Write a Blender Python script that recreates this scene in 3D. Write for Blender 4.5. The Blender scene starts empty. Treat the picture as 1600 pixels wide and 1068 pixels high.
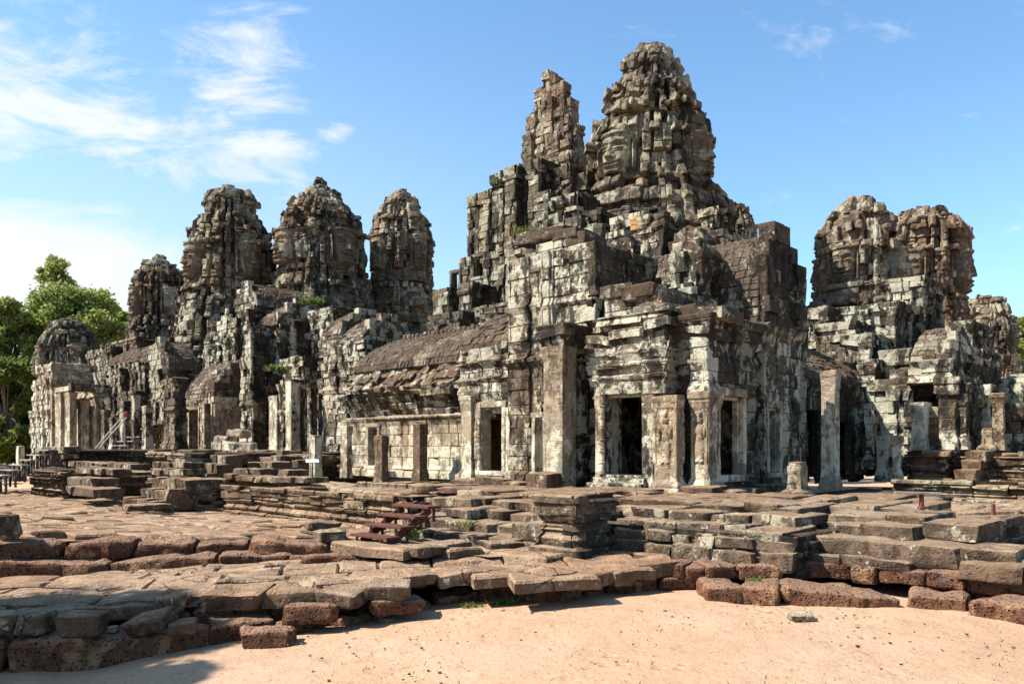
import bpy, math, random
import numpy as np
SC = bpy.context.scene
COL = SC.collection
rng = np.random.default_rng(11)
random.seed(5)
rad = math.radians

# ------------------------------------------------------------------ camera, sky, sun
F, CX, HY, EYE = 1244.0, 800.0, 700.0, 1.8      # focal length, centre and horizon of the 1600 px wide photograph
cd = bpy.data.cameras.new('camera'); cam = bpy.data.objects.new('camera', cd); COL.objects.link(cam)
cam.location = (0, 0, EYE); cam.rotation_euler = (rad(90), 0, 0)
cd.sensor_width = 36; cd.lens = 36 * F / 1600; cd.shift_y = (HY - 534) / 1600
cd.clip_start = .1; cd.clip_end = 3000
SC.camera = cam
SUN_EL, SUN_DIR = rad(47), (-.985, -.17)         # the sun stands to the left of the view
SC.view_settings.view_transform = 'Standard'; SC.view_settings.look = 'None'
SC.view_settings.gamma = 1; SC.view_settings.exposure = 1.38
w = bpy.data.worlds.new('World'); SC.world = w; w.use_nodes = True
nt = w.node_tree; nt.nodes.clear()
def wn(t, **k):
    n = nt.nodes.new(t)
    for a, b in k.items(): setattr(n, a, b)
    return n
sky = wn('ShaderNodeTexSky', sky_type='NISHITA', sun_disc=False, sun_elevation=SUN_EL,
         sun_rotation=math.atan2(SUN_DIR[0], SUN_DIR[1]), air_density=1.0, dust_density=.6, ozone_density=1.2)
bg = wn('ShaderNodeBackground'); bg.inputs['Strength'].default_value = .05
out = wn('ShaderNodeOutputWorld')
tc = wn('ShaderNodeTexCoord')
sep = wn('ShaderNodeSeparateXYZ'); nt.links.new(tc.outputs['Generated'], sep.inputs[0])
def wmath(op, a, b=None, c=None):
    n = wn('ShaderNodeMath', operation=op)
    for i, x in enumerate((a, b, c)):
        if x is None: continue
        if hasattr(x, 'links'): nt.links.new(x, n.inputs[i])
        else: n.inputs[i].default_value = x
    return n.outputs[0]
def wmap(x, a, b, c=0., d=1.):
    n = wn('ShaderNodeMapRange', interpolation_type='SMOOTHSTEP'); nt.links.new(x, n.inputs[0])
    for i, q in enumerate((a, b, c, d)): n.inputs[i + 1].default_value = q
    return n.outputs[0]
# azimuth (x/y) and height (z/y) of the sky direction: a flat cloud sheet far ahead of the viewer
yy = wmath('MAXIMUM', sep.outputs['Y'], .05)
ax_ = wmath('DIVIDE', sep.outputs['X'], yy); az_ = wmath('DIVIDE', sep.outputs['Z'], yy)
def wcomb(x, y, z=0.):
    n = wn('ShaderNodeCombineXYZ')
    for i, q in enumerate((x, y, z)):
        if hasattr(q, 'links'): nt.links.new(q, n.inputs[i])
        else: n.inputs[i].default_value = q
    return n.outputs[0]
def wnoise(vec, scale, detail=8, rough=.6, dist=0.):
    n = wn('ShaderNodeTexNoise'); nt.links.new(vec, n.inputs['Vector'])
    n.inputs['Scale'].default_value = scale; n.inputs['Detail'].default_value = detail
    n.inputs['Roughness'].default_value = rough; n.inputs['Distortion'].default_value = dist
    return n.outputs['Fac']
def blob(cx, cz, rx, rz, rot=0.):
    dx = wmath('SUBTRACT', ax_, cx); dz = wmath('SUBTRACT', az_, cz)
    c, s = math.cos(rot), math.sin(rot)
    u = wmath('ADD', wmath('MULTIPLY', dx, c / rx), wmath('MULTIPLY', dz, s / rx))
    v = wmath('ADD', wmath('MULTIPLY', dx, -s / rz), wmath('MULTIPLY', dz, c / rz))
    r = wmath('SQRT', wmath('ADD', wmath('MULTIPLY', u, u), wmath('MULTIPLY', v, v)))
    return wmap(r, 1.0, 0.0)
def wmax(*a):
    r = a[0]
    for q in a[1:]: r = wmath('MAXIMUM', r, q)
    return r
cv = wcomb(ax_, wmath('MULTIPLY', az_, 1.9), .3)
vr = wn('ShaderNodeVectorRotate'); nt.links.new(cv, vr.inputs[0]); vr.inputs['Angle'].default_value = rad(24); vr.rotation_type = 'Z_AXIS'
st = wn('ShaderNodeMapping'); nt.links.new(vr.outputs[0], st.inputs[0]); st.inputs['Scale'].default_value = (1.0, 1.35, 1)
nA = wnoise(st.outputs[0], 5.2, 11, .64, .7)
nB = wnoise(st.outputs[0], 15.0, 7, .62, .6)
nn = wmath('ADD', wmath('MULTIPLY', nA, .72), wmath('MULTIPLY', nB, .28))
mask = wmax(blob(-.62, .44, .24, .19, -.2), blob(-.48, .40, .42, .14, -.30), blob(-.345, .475, .21, .13, 1.0),
            wmath('MULTIPLY', blob(-.33, .39, .13, .07, -.3), .95), wmath('MULTIPLY', blob(-.64, .53, .07, .03), .85),
            wmath('MULTIPLY', blob(-.225, .395, .04, .022), .9), wmath('MULTIPLY', blob(-.29, .392, .035, .02), .75),
            wmath('MULTIPLY', blob(-.43, .37, .30, .045, -.2), .9))
wisps = wmap(wmath('ADD', wmath('ADD', wmath('MULTIPLY', wmath('SUBTRACT', nn, .5), 2.9), .5), wmath('MULTIPLY', wmath('SUBTRACT', mask, 1.0), .62)), .0, .80)
bank_edge = wmath('ADD', az_, wmath('ADD', wmath('MULTIPLY', wmath('SUBTRACT', nA, .5), .12), wmath('MULTIPLY', wmath('ADD', ax_, .62), .16)))
bank = wmath('MULTIPLY', wmap(bank_edge, .335, .265), wmap(ax_, -.28, -.52))
hz = wmath('MULTIPLY', wmap(az_, .62, .0), wmath('ADD', wmap(ax_, .3, -.65, .0, .75), .12))
cl = wmath('MINIMUM', wmax(wmath('MULTIPLY', wisps, .9), wmath('MULTIPLY', bank, .96), wmath('MULTIPLY', hz, .62)), 1.)
gain = wn('ShaderNodeMix', data_type='RGBA', blend_type='MULTIPLY'); gain.inputs[0].default_value = 1
nt.links.new(sky.outputs[0], gain.inputs[6]); gain.inputs[7].default_value = (1.42, 1.86, 2.02, 1)
mx = wn('ShaderNodeMix', data_type='RGBA'); nt.links.new(cl, mx.inputs[0]); nt.links.new(gain.outputs[2], mx.inputs[6])
mx.inputs[7].default_value = (7.8, 8.0, 8.3, 1)
nt.links.new(mx.outputs[2], bg.inputs['Color']); nt.links.new(bg.outputs[0], out.inputs[0])
sl = bpy.data.lights.new('sun', 'SUN'); sl.energy = 5.0; sl.angle = rad(.5); sl.color = (1.0, .945, .86)
so = bpy.data.objects.new('sun', sl); COL.objects.link(so)
from mathutils import Vector
_n = math.hypot(*SUN_DIR)
so.rotation_euler = Vector((SUN_DIR[0] / _n * math.cos(SUN_EL), SUN_DIR[1] / _n * math.cos(SUN_EL), math.sin(SUN_EL))).to_track_quat('Z', 'Y').to_euler()
so.location = (-20, 0, 30)

# ------------------------------------------------------------------ plan axes: u runs right and away, v runs left and away
TH = rad(46); UX = np.array([math.cos(TH), math.sin(TH)]); VX = np.array([-math.sin(TH), math.cos(TH)]); C0 = np.array([3.0, 15.6])
def uv(u, v): return C0 + UX * u + VX * v
def u_on(px, v):
    k = (px - CX) / F; b = C0 + VX * v
    return (k * b[1] - b[0]) / (UX[0] - k * UX[1])
def v_on(px, u):
    k = (px - CX) / F; b = C0 + UX * u
    return (k * b[1] - b[0]) / (VX[0] - k * VX[1])
def zy(py, u, v): return EYE + (HY - py) / F * uv(u, v)[1]
def zd(py, Y): return EYE + (HY - py) / F * Y
def to_uv(x, y):
    d = np.array([x, y]) - C0
    return float(d @ UX), float(d @ VX)
def R(a, b): return float(rng.uniform(a, b))

# ------------------------------------------------------------------ noise
def _h(i, j, k):
    with np.errstate(over='ignore'):
        n = (i * 374761393 + j * 668265263 + k * 2147483647 + 1013) & 0xffffffff
        n = ((n ^ (n >> 13)) * 1274126177) & 0xffffffff
        n = (n ^ (n >> 16)) & 0xffff
    return n / 65535.0
def vnoise(p):
    f = np.floor(p); i = f.astype(np.int64); t = p - f; t = t * t * (3 - 2 * t)
    r = 0
    for a in (0, 1):
        for b in (0, 1):
            for c in (0, 1):
                wgt = (t[:, 0] if a else 1 - t[:, 0]) * (t[:, 1] if b else 1 - t[:, 1]) * (t[:, 2] if c else 1 - t[:, 2])
                r = r + wgt * _h(i[:, 0] + a, i[:, 1] + b, i[:, 2] + c)
    return r * 2 - 1
def fbm(p, o=3):
    r = 0; a = 1.
    for _ in range(o):
        r = r + a * vnoise(p); p = p * 2.03 + 7.1; a *= .5
    return r

# ------------------------------------------------------------------ mesh builder
class MB:
    def __init__(s): s.v = []; s.q = []; s.t = []; s.n = 0
    def add(s, v, q=None, t=None):
        v = np.asarray(v, float).reshape(-1, 3)
        if q is not None and len(q): s.q.append(np.asarray(q, np.int64) + s.n)
        if t is not None and len(t): s.t.append(np.asarray(t, np.int64) + s.n)
        s.v.append(v); s.n += len(v)
    def build(s, name, mat, parent=None, smooth=False, origin=None):
        me = bpy.data.meshes.new(name)
        v = np.concatenate(s.v) if s.v else np.zeros((0, 3))
        if parent is not None: v = v - np.array(parent.location)
        elif origin is not None: v = v - np.array(origin)
        q = np.concatenate(s.q) if s.q else np.zeros((0, 4), np.int64)
        t = np.concatenate(s.t) if s.t else np.zeros((0, 3), np.int64)
        me.vertices.add(len(v)); me.vertices.foreach_set('co', v.astype(np.float32).ravel())
        me.loops.add(q.size + t.size); me.loops.foreach_set('vertex_index', np.concatenate([q.ravel(), t.ravel()]).astype(np.int32))
        me.polygons.add(len(q) + len(t))
        ls = np.concatenate([np.arange(len(q)) * 4, q.size + np.arange(len(t)) * 3]).astype(np.int32)
        me.polygons.foreach_set('loop_start', ls)
        if smooth: me.polygons.foreach_set('use_smooth', np.ones(len(ls), bool))
        else: me.polygons.foreach_set('use_smooth', np.zeros(len(ls), bool))
        me.update(calc_edges=True); me.validate()
        me.materials.append(mat)
        o = bpy.data.objects.new(name, me); COL.objects.link(o)
        if parent is not None: o.parent = parent
        elif origin is not None: o.location = origin
        return o
def tag(o, label=None, cat=None, group=None, kind=None):
    if label: o['label'] = label
    if cat: o['category'] = cat
    if group: o['group'] = group
    if kind: o['kind'] = kind
    return o
def thing(name, label, cat, loc, group=None):
    o = bpy.data.objects.new(name, None); COL.objects.link(o); o.location = loc; o.empty_display_size = .2
    bpy.context.view_layer.update()
    return tag(o, label, cat, group)

# ------------------------------------------------------------------ masonry: worn blocks laid over any surface S(s, t)
def masonry(mb, S, s0, s1, t0, t1, ch=.3, bw=.55, gap=.004, jit=.014, tilt=.014, depth=.2, res=(3, 2), cham=.016,
            rough=.012, freq=5., boff=None, relief=None, keep=None, sbreaks=(), tbreaks=()):
    ed = sorted({s0, s1, *[b for b in sbreaks if s0 + .02 < b < s1 - .02]})
    bl = []
    tb = sorted({t0, t1, *[b for b in tbreaks if t0 < b < t1]})
    for ta, tz in zip(tb, tb[1:]):
        t = ta
        while t < tz - 1e-4:
            h = ch * R(.72, 1.3)
            if t + h > tz - .4 * ch: h = tz - t
            for a, b in zip(ed, ed[1:]):
                L = b - a; n = max(1, int(round(L / bw * R(.75, 1.25))))
                c = np.arange(n + 1) / n
                if n > 1: c[1:-1] += rng.uniform(-.32, .32, n - 1) / n
                c = a + c * L
                for i in range(n): bl.append((c[i], c[i + 1], t, t + h))
            t += h
    if not bl: return
    B = np.array(bl); N = len(B)
    if keep is not None:
        k = keep((B[:, 0] + B[:, 1]) / 2, (B[:, 2] + B[:, 3]) / 2, rng.random(N)); B = B[k]; N = len(B)
        if N == 0: return
    a, b, c, d = (B[:, i] for i in range(4))
    w_ = b - a; h_ = d - c
    n, m = res
    ecs = np.minimum(.3, cham / np.maximum(w_, .01)); ect = np.minimum(.3, cham / np.maximum(h_, .01))
    def par(k, ec):
        base = np.linspace(0, 1, k + 1)[None, :]
        return np.concatenate([np.zeros((N, 1)), ec[:, None] + base * (1 - 2 * ec[:, None]), np.ones((N, 1))], 1)
    ps, pt = par(n, ecs), par(m, ect)
    gs = np.minimum(gap, .1 * w_)[:, None]; gt = np.minimum(gap * .6, .1 * h_)[:, None]
    sv = (a[:, None] + gs) + ps * (w_[:, None] - 2 * gs); tv = (c[:, None] + gt) + pt * (h_[:, None] - 2 * gt)
    ns, ntt = n + 3, m + 3
    s = np.repeat(sv[:, :, None], ntt, 2); t = np.repeat(tv[:, None, :], ns, 1)
    fs, ft = s.ravel(), t.ravel()
    P = S(fs, ft); e = .01
    Ds = S(fs + e, ft) - S(fs - e, ft); Dt = S(fs, ft + e) - S(fs, ft - e)
    Nn = np.cross(Ds, Dt); Nn /= np.maximum(np.linalg.norm(Nn, axis=1, keepdims=True), 1e-9)
    off = rng.normal(0, jit, N)
    if boff is not None: off = off + boff((a + b) / 2, (c + d) / 2)
    dd = np.repeat(off[:, None, None], ns, 1).repeat(ntt, 2)
    dd = dd + rng.normal(0, tilt, N)[:, None, None] * (ps[:, :, None] - .5) + rng.normal(0, tilt, N)[:, None, None] * (pt[:, None, :] - .5)
    bd = np.zeros((ns, ntt)); bd[0] = bd[-1] = 1; bd[:, 0] = bd[:, -1] = 1
    dd = dd - bd[None] * np.minimum(cham, .25 * np.minimum(w_, h_))[:, None, None]
    dd = dd.ravel()
    if rough: dd = dd + rough * fbm(P * freq, 2)
    if relief is not None: dd = dd + relief(fs, ft, P)
    Q = P + Nn * dd[:, None]
    ids = np.arange(ns * ntt).reshape(ns, ntt)
    ring = np.concatenate([ids[:-1, 0], ids[-1, :-1], ids[:0:-1, -1], ids[0, :0:-1]])
    K, Rn = ns * ntt, len(ring)
    dep = depth if np.isscalar(depth) else depth
    Nm = Nn.reshape(N, K, 3).mean(1); Nm /= np.maximum(np.linalg.norm(Nm, axis=1, keepdims=True), 1e-9)
    Qb = (Q.reshape(N, K, 3)[:, ring] - Nm[:, None, :] * dep)
    A = np.concatenate([Q.reshape(N, K, 3), Qb], 1)
    q = np.stack([ids[:-1, :-1], ids[1:, :-1], ids[1:, 1:], ids[:-1, 1:]], -1).reshape(-1, 4)
    r2 = np.roll(ring, -1); kk = K + np.arange(Rn); k2 = np.roll(kk, -1)
    sk = np.stack([kk, k2, r2, ring], 1)
    qq = np.concatenate([q, sk])
    allq = (qq[None] + (np.arange(N) * (K + Rn))[:, None, None]).reshape(-1, 4)
    mb.add(A.reshape(-1, 3), allq)
def sheet(mb, S, s0, s1, t0, t1, off=-.1, ns=2, ntt=2, svals=None, tvals=None):
    sv = np.linspace(s0, s1, ns) if svals is None else np.asarray(svals, float)
    tv = np.linspace(t0, t1, ntt) if tvals is None else np.asarray(tvals, float)
    s, t = np.meshgrid(sv, tv, indexing='ij'); fs, ft = s.ravel(), t.ravel(); e = .01
    P = S(fs, ft)
    if off:
        Nn = np.cross(S(fs + e, ft) - S(fs - e, ft), S(fs, ft + e) - S(fs, ft - e)); Nn /= np.maximum(np.linalg.norm(Nn, axis=1, keepdims=True), 1e-9)
        P = P + Nn * off
    ids = np.arange(len(fs)).reshape(len(sv), len(tv))
    mb.add(P, np.stack([ids[:-1, :-1], ids[1:, :-1], ids[1:, 1:], ids[:-1, 1:]], -1).reshape(-1, 4))
def wall_S(p0, p1, pt=None, po=None, pz=None, m0=0., m1=0.):
    """vertical profile (t -> out, z) swept from p0 to p1; outward is to the right of travel; m0/m1 mitre the ends"""
    p0 = np.array(p0, float); p1 = np.array(p1, float); L = np.linalg.norm(p1 - p0); d = (p1 - p0) / L; nr = np.array([d[1], -d[0]])
    def S(s, t):
        o = np.interp(t, pt, po) if pt is not None else np.zeros_like(t)
        z = np.interp(t, pt, pz) if pz is not None else t
        x = -m0 * o + s * (L + (m0 + m1) * o) / L
        return np.stack([p0[0] + d[0] * x + nr[0] * o, p0[1] + d[1] * x + nr[1] * o, z], 1)
    return S, L
def mould(z0, z1, base=.0, cap=.0, bh=.3, chh=.35):
    """base and cornice mouldings on a wall from z0 to z1: list of (z, out)"""
    H = z1 - z0; p = [(z0, 0)]
    if base:
        b = min(bh, H * .3)
        p = [(z0, base), (z0 + b * .38, base), (z0 + b * .42, base * .55), (z0 + b * .55, base * .8), (z0 + b * .72, base * .75), (z0 + b * .76, base * .3), (z0 + b * .95, base * .3), (z0 + b, 0)]
    if cap:
        c = min(chh, H * .3)
        p += [(z1 - c, 0), (z1 - c * .96, cap * .25), (z1 - c * .8, cap * .3), (z1 - c * .76, cap * .6), (z1 - c * .56, cap * .7), (z1 - c * .5, cap * .45), (z1 - c * .4, cap * .9), (z1 - c * .1, cap), (z1, cap)]
    else: p.append((z1, 0))
    return p
def panels(mb, S, L, z0, z1, holes, cores=True, **kw):
    """wall with rectangular openings (s0, s1, z0, z1)"""
    xs = sorted({0., L, *[h[0] for h in holes], *[h[1] for h in holes]}); xs = [x for x in xs if -1e-6 <= x <= L + 1e-6]
    for a, b in zip(xs, xs[1:]):
        if b - a < .03: continue
        hs = sorted([(h[2], h[3]) for h in holes if h[0] < (a + b) / 2 < h[1]]); z = z0
        seg = []
        for lo, hi in hs:
            if lo > z + .03: seg.append((z, lo))
            z = max(z, hi)
        if z < z1 - .03: seg.append((z, z1))
        for lo, hi in seg:
            masonry(mb, S, a, b, lo, hi, **kw)
            if cores: sheet(mb, S, a - .0, b + .0, lo, hi, -.09, 2, max(2, int((hi - lo) / .15)))
def mass(mb, u0, u1, v0, v1, z0, z1, prof=None, ch=.3, bw=.5, faces='LRT', hL=(), hR=(), ruin=0., rp=.4, topch=.6, topbw=.8,
         toff=0., mbR=None, skip='', **kw):
    """axis aligned stone mass: L face (u = u0), R face (v = v0), K and F the far ones, T the top"""
    if prof is None: prof = [(z0, 0), (z1, 0)]
    pz = np.array([p[0] for p in prof]); po = np.array([p[1] for p in prof]); pz = pz + np.arange(len(pz)) * 1e-5
    c = {'a': uv(u0, v1), 'b': uv(u0, v0), 'c': uv(u1, v0), 'd': uv(u1, v1)}
    kp = None
    if ruin: kp = lambda s, t, r: ~((t > z1 - ruin) & (r < rp * (t - (z1 - ruin)) / ruin * 1.6))
    k2 = dict(jit=.013, res=(3, 2)); k2.update(kw)
    if 'keep' not in k2: k2['keep'] = kp
    for f, (p, q) in {'L': ('a', 'b'), 'R': ('b', 'c'), 'K': ('c', 'd'), 'F': ('d', 'a')}.items():
        S, L = wall_S(c[p], c[q], pz, po, pz, 1, 1)
        holes = hL if f == 'L' else hR if f == 'R' else ()
        tgt = mbR if (mbR is not None and f == 'R') else mb  # R faces may go to a mesh whose colour carries painted shade
        if f in skip: continue
        if f in faces: panels(tgt, S, L, z0, z1, holes, ch=ch, bw=bw, tbreaks=[z for z in pz[1:-1]] if len(pz) > 2 and kw.get('tb') else (), **{k: v for k, v in k2.items() if k != 'tb'})
        else: sheet(mb, S, 0, L, z0, z1 - ruin * .6, -.09, 2, max(2, len(pz)))
    zt = z1 - .04 - ruin * .55
    def ST(s, t):
        return np.stack([c['a'][0] + UX[0] * t - VX[0] * s, c['a'][1] + UX[1] * t - VX[1] * s, np.full_like(s, zt)], 1)
    # s runs from v1 to v0, t from u0 to u1
    e = po[-1] - .03
    Lv, Lu = v1 - v0, u1 - u0
    sheet(mb, ST, -e, Lv + e, -e, Lu + e, -.05)
    if 'T' in faces:
        masonry(mb, ST, -e, Lv + e, -e, Lu + e, ch=topch, bw=topbw, jit=.03 + ruin * .12, tilt=.05, depth=.15, res=(3, 3), rough=.02, cham=.04,
                keep=(lambda s, t, r: r > .25) if ruin else None)
def stone(mb, c, ex, ey, ez, rnd=.03, rough=.012, n=5, skew=.06, freq=4., seed=None):
    """one worn block: half axes ex, ey, ez"""
    ex, ey, ez = (np.asarray(q, float) for q in (ex, ey, ez)); h = np.array([np.linalg.norm(ex), np.linalg.norm(ey), np.linalg.norm(ez)])
    g = np.linspace(-1, 1, n + 1); A, Bm = np.meshgrid(g, g, indexing='ij'); A = A.ravel(); Bm = Bm.ravel(); o = np.ones_like(A)
    fc = [np.stack(x, 1) for x in ((o, A, Bm), (-o, Bm, A), (Bm, o, A), (A, -o, Bm), (A, Bm, o), (Bm, A, -o))]
    p = np.concatenate(fc); r = min(rnd, .48 * h.min())
    # gather nodes near the rounding
    p = np.sign(p) * np.where(np.abs(p) > .6, 1 - (1 - np.abs(p)) * .8, np.abs(p))
    ph = p * h; q = np.clip(ph, -(h - r), h - r); d = ph - q; nrm = d / np.maximum(np.linalg.norm(d, axis=1, keepdims=True), 1e-9)
    w = q + nrm * r
    if skew:
        cr = rng.normal(0, skew, (2, 2, 2, 3)) * h; u = (p + 1) / 2; k = 0
        for i in (0, 1):
            for j in (0, 1):
                for l in (0, 1):
                    k = k + ((u[:, 0] if i else 1 - u[:, 0]) * (u[:, 1] if j else 1 - u[:, 1]) * (u[:, 2] if l else 1 - u[:, 2]))[:, None] * cr[i, j, l]
        w = w + k
    X = np.asarray(c) + w[:, :1] * ex / h[0] + w[:, 1:2] * ey / h[1] + w[:, 2:] * ez / h[2]
    nx = nrm[:, :1] * ex / h[0] + nrm[:, 1:2] * ey / h[1] + nrm[:, 2:] * ez / h[2]
    X = X + nx * (rough * fbm(X * freq + R(0, 50), 3))[:, None]
    ids = np.arange((n + 1) ** 2).reshape(n + 1, n + 1); qd = np.stack([ids[:-1, :-1], ids[1:, :-1], ids[1:, 1:], ids[:-1, 1:]], -1).reshape(-1, 4)
    mb.add(X, np.concatenate([qd + k * (n + 1) ** 2 for k in range(6)]))
def ax3(ang, hx, hy, hz, pitch=0., roll=0.):
    c, s = math.cos(ang), math.sin(ang)
    x = np.array([c, s, math.sin(roll)]); y = np.array([-s, c, math.sin(pitch)]); x /= np.linalg.norm(x); y -= x * (x @ y); y /= np.linalg.norm(y)
    return x * hx, y * hy, np.cross(x, y) * hz
def bar(mb, a, b, wx, wy, rnd=.01, rough=0., n=2, up=(0, 0, 1)):
    """straight bar from a to b"""
    a = np.asarray(a, float); b = np.asarray(b, float); d = b - a; L = np.linalg.norm(d); d /= L; up = np.asarray(up, float)
    x = np.cross(d, up); x /= np.linalg.norm(x); y = np.cross(x, d)
    stone(mb, (a + b) / 2, x * wx / 2, d * L / 2, y * wy / 2, rnd, rough, n, 0)
# ------------------------------------------------------------------ materials
class NT:
    def __init__(s, name):
        s.m = bpy.data.materials.new(name); s.m.use_nodes = True; s.t = s.m.node_tree; s.t.nodes.clear()
        s.out = s.n('ShaderNodeOutputMaterial'); s.b = s.n('ShaderNodeBsdfPrincipled'); s.t.links.new(s.b.outputs[0], s.out.inputs[0])
        s.geo = s.n('ShaderNodeNewGeometry'); s.pos = s.geo.outputs['Position']; s.isl = s.geo.outputs['Random Per Island']
        s.b.inputs['Roughness'].default_value = .95
        if 'Specular IOR Level' in s.b.inputs: s.b.inputs['Specular IOR Level'].default_value = .15
    def n(s, t, **k):
        n = s.t.nodes.new(t)
        for a, b in k.items(): setattr(n, a, b)
        return n
    def put(s, x, i):
        if hasattr(x, 'links'): s.t.links.new(x, i)
        else: i.default_value = x
    def math(s, op, a, b=0.):
        n = s.n('ShaderNodeMath', operation=op); s.put(a, n.inputs[0]); s.put(b, n.inputs[1]); return n.outputs[0]
    def scale(s, v, sc, off=(0, 0, 0)):
        n = s.n('ShaderNodeMapping'); s.put(v, n.inputs[0]); n.inputs['Scale'].default_value = sc; n.inputs['Location'].default_value = off; return n.outputs[0]
    def noise(s, v, scale, detail=6, rough=.6, dist=0.):
        n = s.n('ShaderNodeTexNoise'); s.put(v, n.inputs['Vector'])
        for k, x in (('Scale', scale), ('Detail', detail), ('Roughness', rough), ('Distortion', dist)): n.inputs[k].default_value = x
        return n.outputs['Fac']
    def vor(s, v, scale, feat='F1'):
        n = s.n('ShaderNodeTexVoronoi', feature=feat); s.put(v, n.inputs['Vector']); n.inputs['Scale'].default_value = scale; return n.outputs['Distance']
    def ramp(s, x, a, b, c=0., d=1.):
        n = s.n('ShaderNodeMapRange', interpolation_type='SMOOTHSTEP'); s.put(x, n.inputs[0])
        for i, q in enumerate((a, b, c, d)): n.inputs[i + 1].default_value = q
        return n.outputs[0]
    def mix(s, f, a, b, mode='MIX'):
        n = s.n('ShaderNodeMix', data_type='RGBA', blend_type=mode); s.put(f, n.inputs[0])
        for x, i in ((a, 6), (b, 7)):
            if isinstance(x, tuple): n.inputs[i].default_value = (*x, 1)
            else: s.t.links.new(x, n.inputs[i])
        return n.outputs[2]
    def bump(s, h, strength, dist, prev=None):
        n = s.n('ShaderNodeBump'); s.put(h, n.inputs['Height']); n.inputs['Strength'].default_value = strength; n.inputs['Distance'].default_value = dist
        if prev is not None: s.t.links.new(prev, n.inputs['Normal'])
        return n.outputs[0]
    def done(s, col, normal=None):
        s.put(col if not isinstance(col, tuple) else (*col, 1), s.b.inputs['Base Color'])
        if normal is not None: s.t.links.new(normal, s.b.inputs['Normal'])
        return s.m
def stone_mat(name, dark=(.105, .088, .066), mid=(.235, .20, .155), pale=(.50, .49, .41), lich=.5, stain=.55, top=(.105, .07, .05), topf=.75,
              warm=.15, green=.06, sc=1., seed=0., purple=.25, gain=.80, crack=0.):
    m = NT(name); p = m.scale(m.pos, (1, 1, 1), (seed, seed * 1.7, seed * .3))
    pw = m.scale(p, (1, 1, .32))
    big = m.noise(p, .55 * sc, 4, .55); med = m.noise(p, 2.2 * sc, 8, .68, .3); fine = m.noise(p, 9 * sc, 6, .7); grit = m.noise(p, 38, 3, .6)
    c = m.mix(m.ramp(m.isl, 0, 1, .1, .6), dark, mid)
    c = m.mix(m.ramp(med, .40, .62, .0, .8), c, mid)
    c = m.mix(m.ramp(fine, .56, .40, .0, .8), c, dark)
    c = m.mix(m.math('MULTIPLY', m.ramp(m.noise(p, 1.3 * sc, 5, .6), .52, .68), purple), c, (.19, .115, .095))
    c = m.mix(m.math('MULTIPLY', m.ramp(m.noise(p, .8 * sc, 4, .6, .2), .5, .66), warm), c, (.42, .29, .17))
    # pale lichen: broad sheets broken by fine speckle, fewer on some blocks
    li = m.math('ADD', m.math('MULTIPLY', med, .5), m.math('ADD', m.math('MULTIPLY', fine, .38), m.math('MULTIPLY', big, .75)))
    li = m.math('ADD', li, m.math('MULTIPLY', m.math('SUBTRACT', m.isl, .5), .12))
    l = m.ramp(li, .915 - .17 * lich, .965 - .155 * lich)
    c = m.mix(m.math('MULTIPLY', l, .88), c, m.mix(m.ramp(m.noise(p, 3.1 * sc, 3), .35, .65), pale, tuple(x * y for x, y in zip(pale, (.80, .80, .72)))))
    c = m.mix(m.math('MULTIPLY', m.ramp(m.noise(p, 5.5, 5, .7), .62, .66), .8), c, (.58, .58, .51))
    # black algae, running down
    st = m.math('ADD', m.math('MULTIPLY', m.noise(pw, 2.0 * sc, 6, .65, .4), .68), m.math('MULTIPLY', m.noise(p, 5 * sc, 6, .7), .35))
    c = m.mix(m.math('MULTIPLY', m.ramp(st, .515, .58), stain), c, (.024, .021, .017))
    c = m.mix(m.math('MULTIPLY', m.ramp(m.noise(p, .9, 5, .6), .58, .68), green), c, (.085, .115, .035))
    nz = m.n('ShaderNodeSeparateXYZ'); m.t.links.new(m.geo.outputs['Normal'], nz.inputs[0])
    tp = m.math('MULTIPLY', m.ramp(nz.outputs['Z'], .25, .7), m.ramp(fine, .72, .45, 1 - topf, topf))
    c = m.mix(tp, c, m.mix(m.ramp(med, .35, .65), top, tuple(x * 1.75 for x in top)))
    c = m.mix(.55, c, m.mix(m.ramp(grit, .3, .7), (.45, .45, .45), (1.0, 1.0, 1.0)), 'MULTIPLY')
    c = m.mix(m.math('MULTIPLY', m.ramp(m.noise(p, .23, 3, .5), .42, .62), .45), c, m.mix(1., c, (.78, .58, .46), 'MULTIPLY'))
    c = m.mix(1., c, (gain * 1.02, gain * 1.0, gain * .93), 'MULTIPLY')
    b = m.bump(m.math('ADD', m.math('MULTIPLY', fine, .7), m.math('MULTIPLY', grit, .35)), .9, .05)
    pit = m.ramp(m.vor(m.scale(p, (1, 1, 1.3)), 13.), .05, .35)
    b = m.bump(m.math('ADD', pit, m.math('MULTIPLY', med, 1.5)), .55, .03, b)
    if crack:
        wv = m.n('ShaderNodeVectorMath', operation='ADD'); m.t.links.new(p, wv.inputs[0])
        nz2 = m.n('ShaderNodeTexNoise'); m.t.links.new(p, nz2.inputs['Vector']); nz2.inputs['Scale'].default_value = 2.2; nz2.inputs['Detail'].default_value = 5
        sc2 = m.n('ShaderNodeVectorMath', operation='SCALE'); m.t.links.new(nz2.outputs['Color'], sc2.inputs[0]); sc2.inputs['Scale'].default_value = .7
        m.t.links.new(sc2.outputs[0], wv.inputs[1])
        e = m.vor(wv.outputs[0], crack, 'DISTANCE_TO_EDGE')
        k = m.math('MULTIPLY', m.ramp(e, .018, .004), m.ramp(big, .42, .56))
        c = m.mix(m.math('MULTIPLY', k, .75), c, (.03, .024, .018)); b = m.bump(m.math('SUBTRACT', 1., k), .8, .04, b)
    return m.done(c, b)
M = {}
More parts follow.
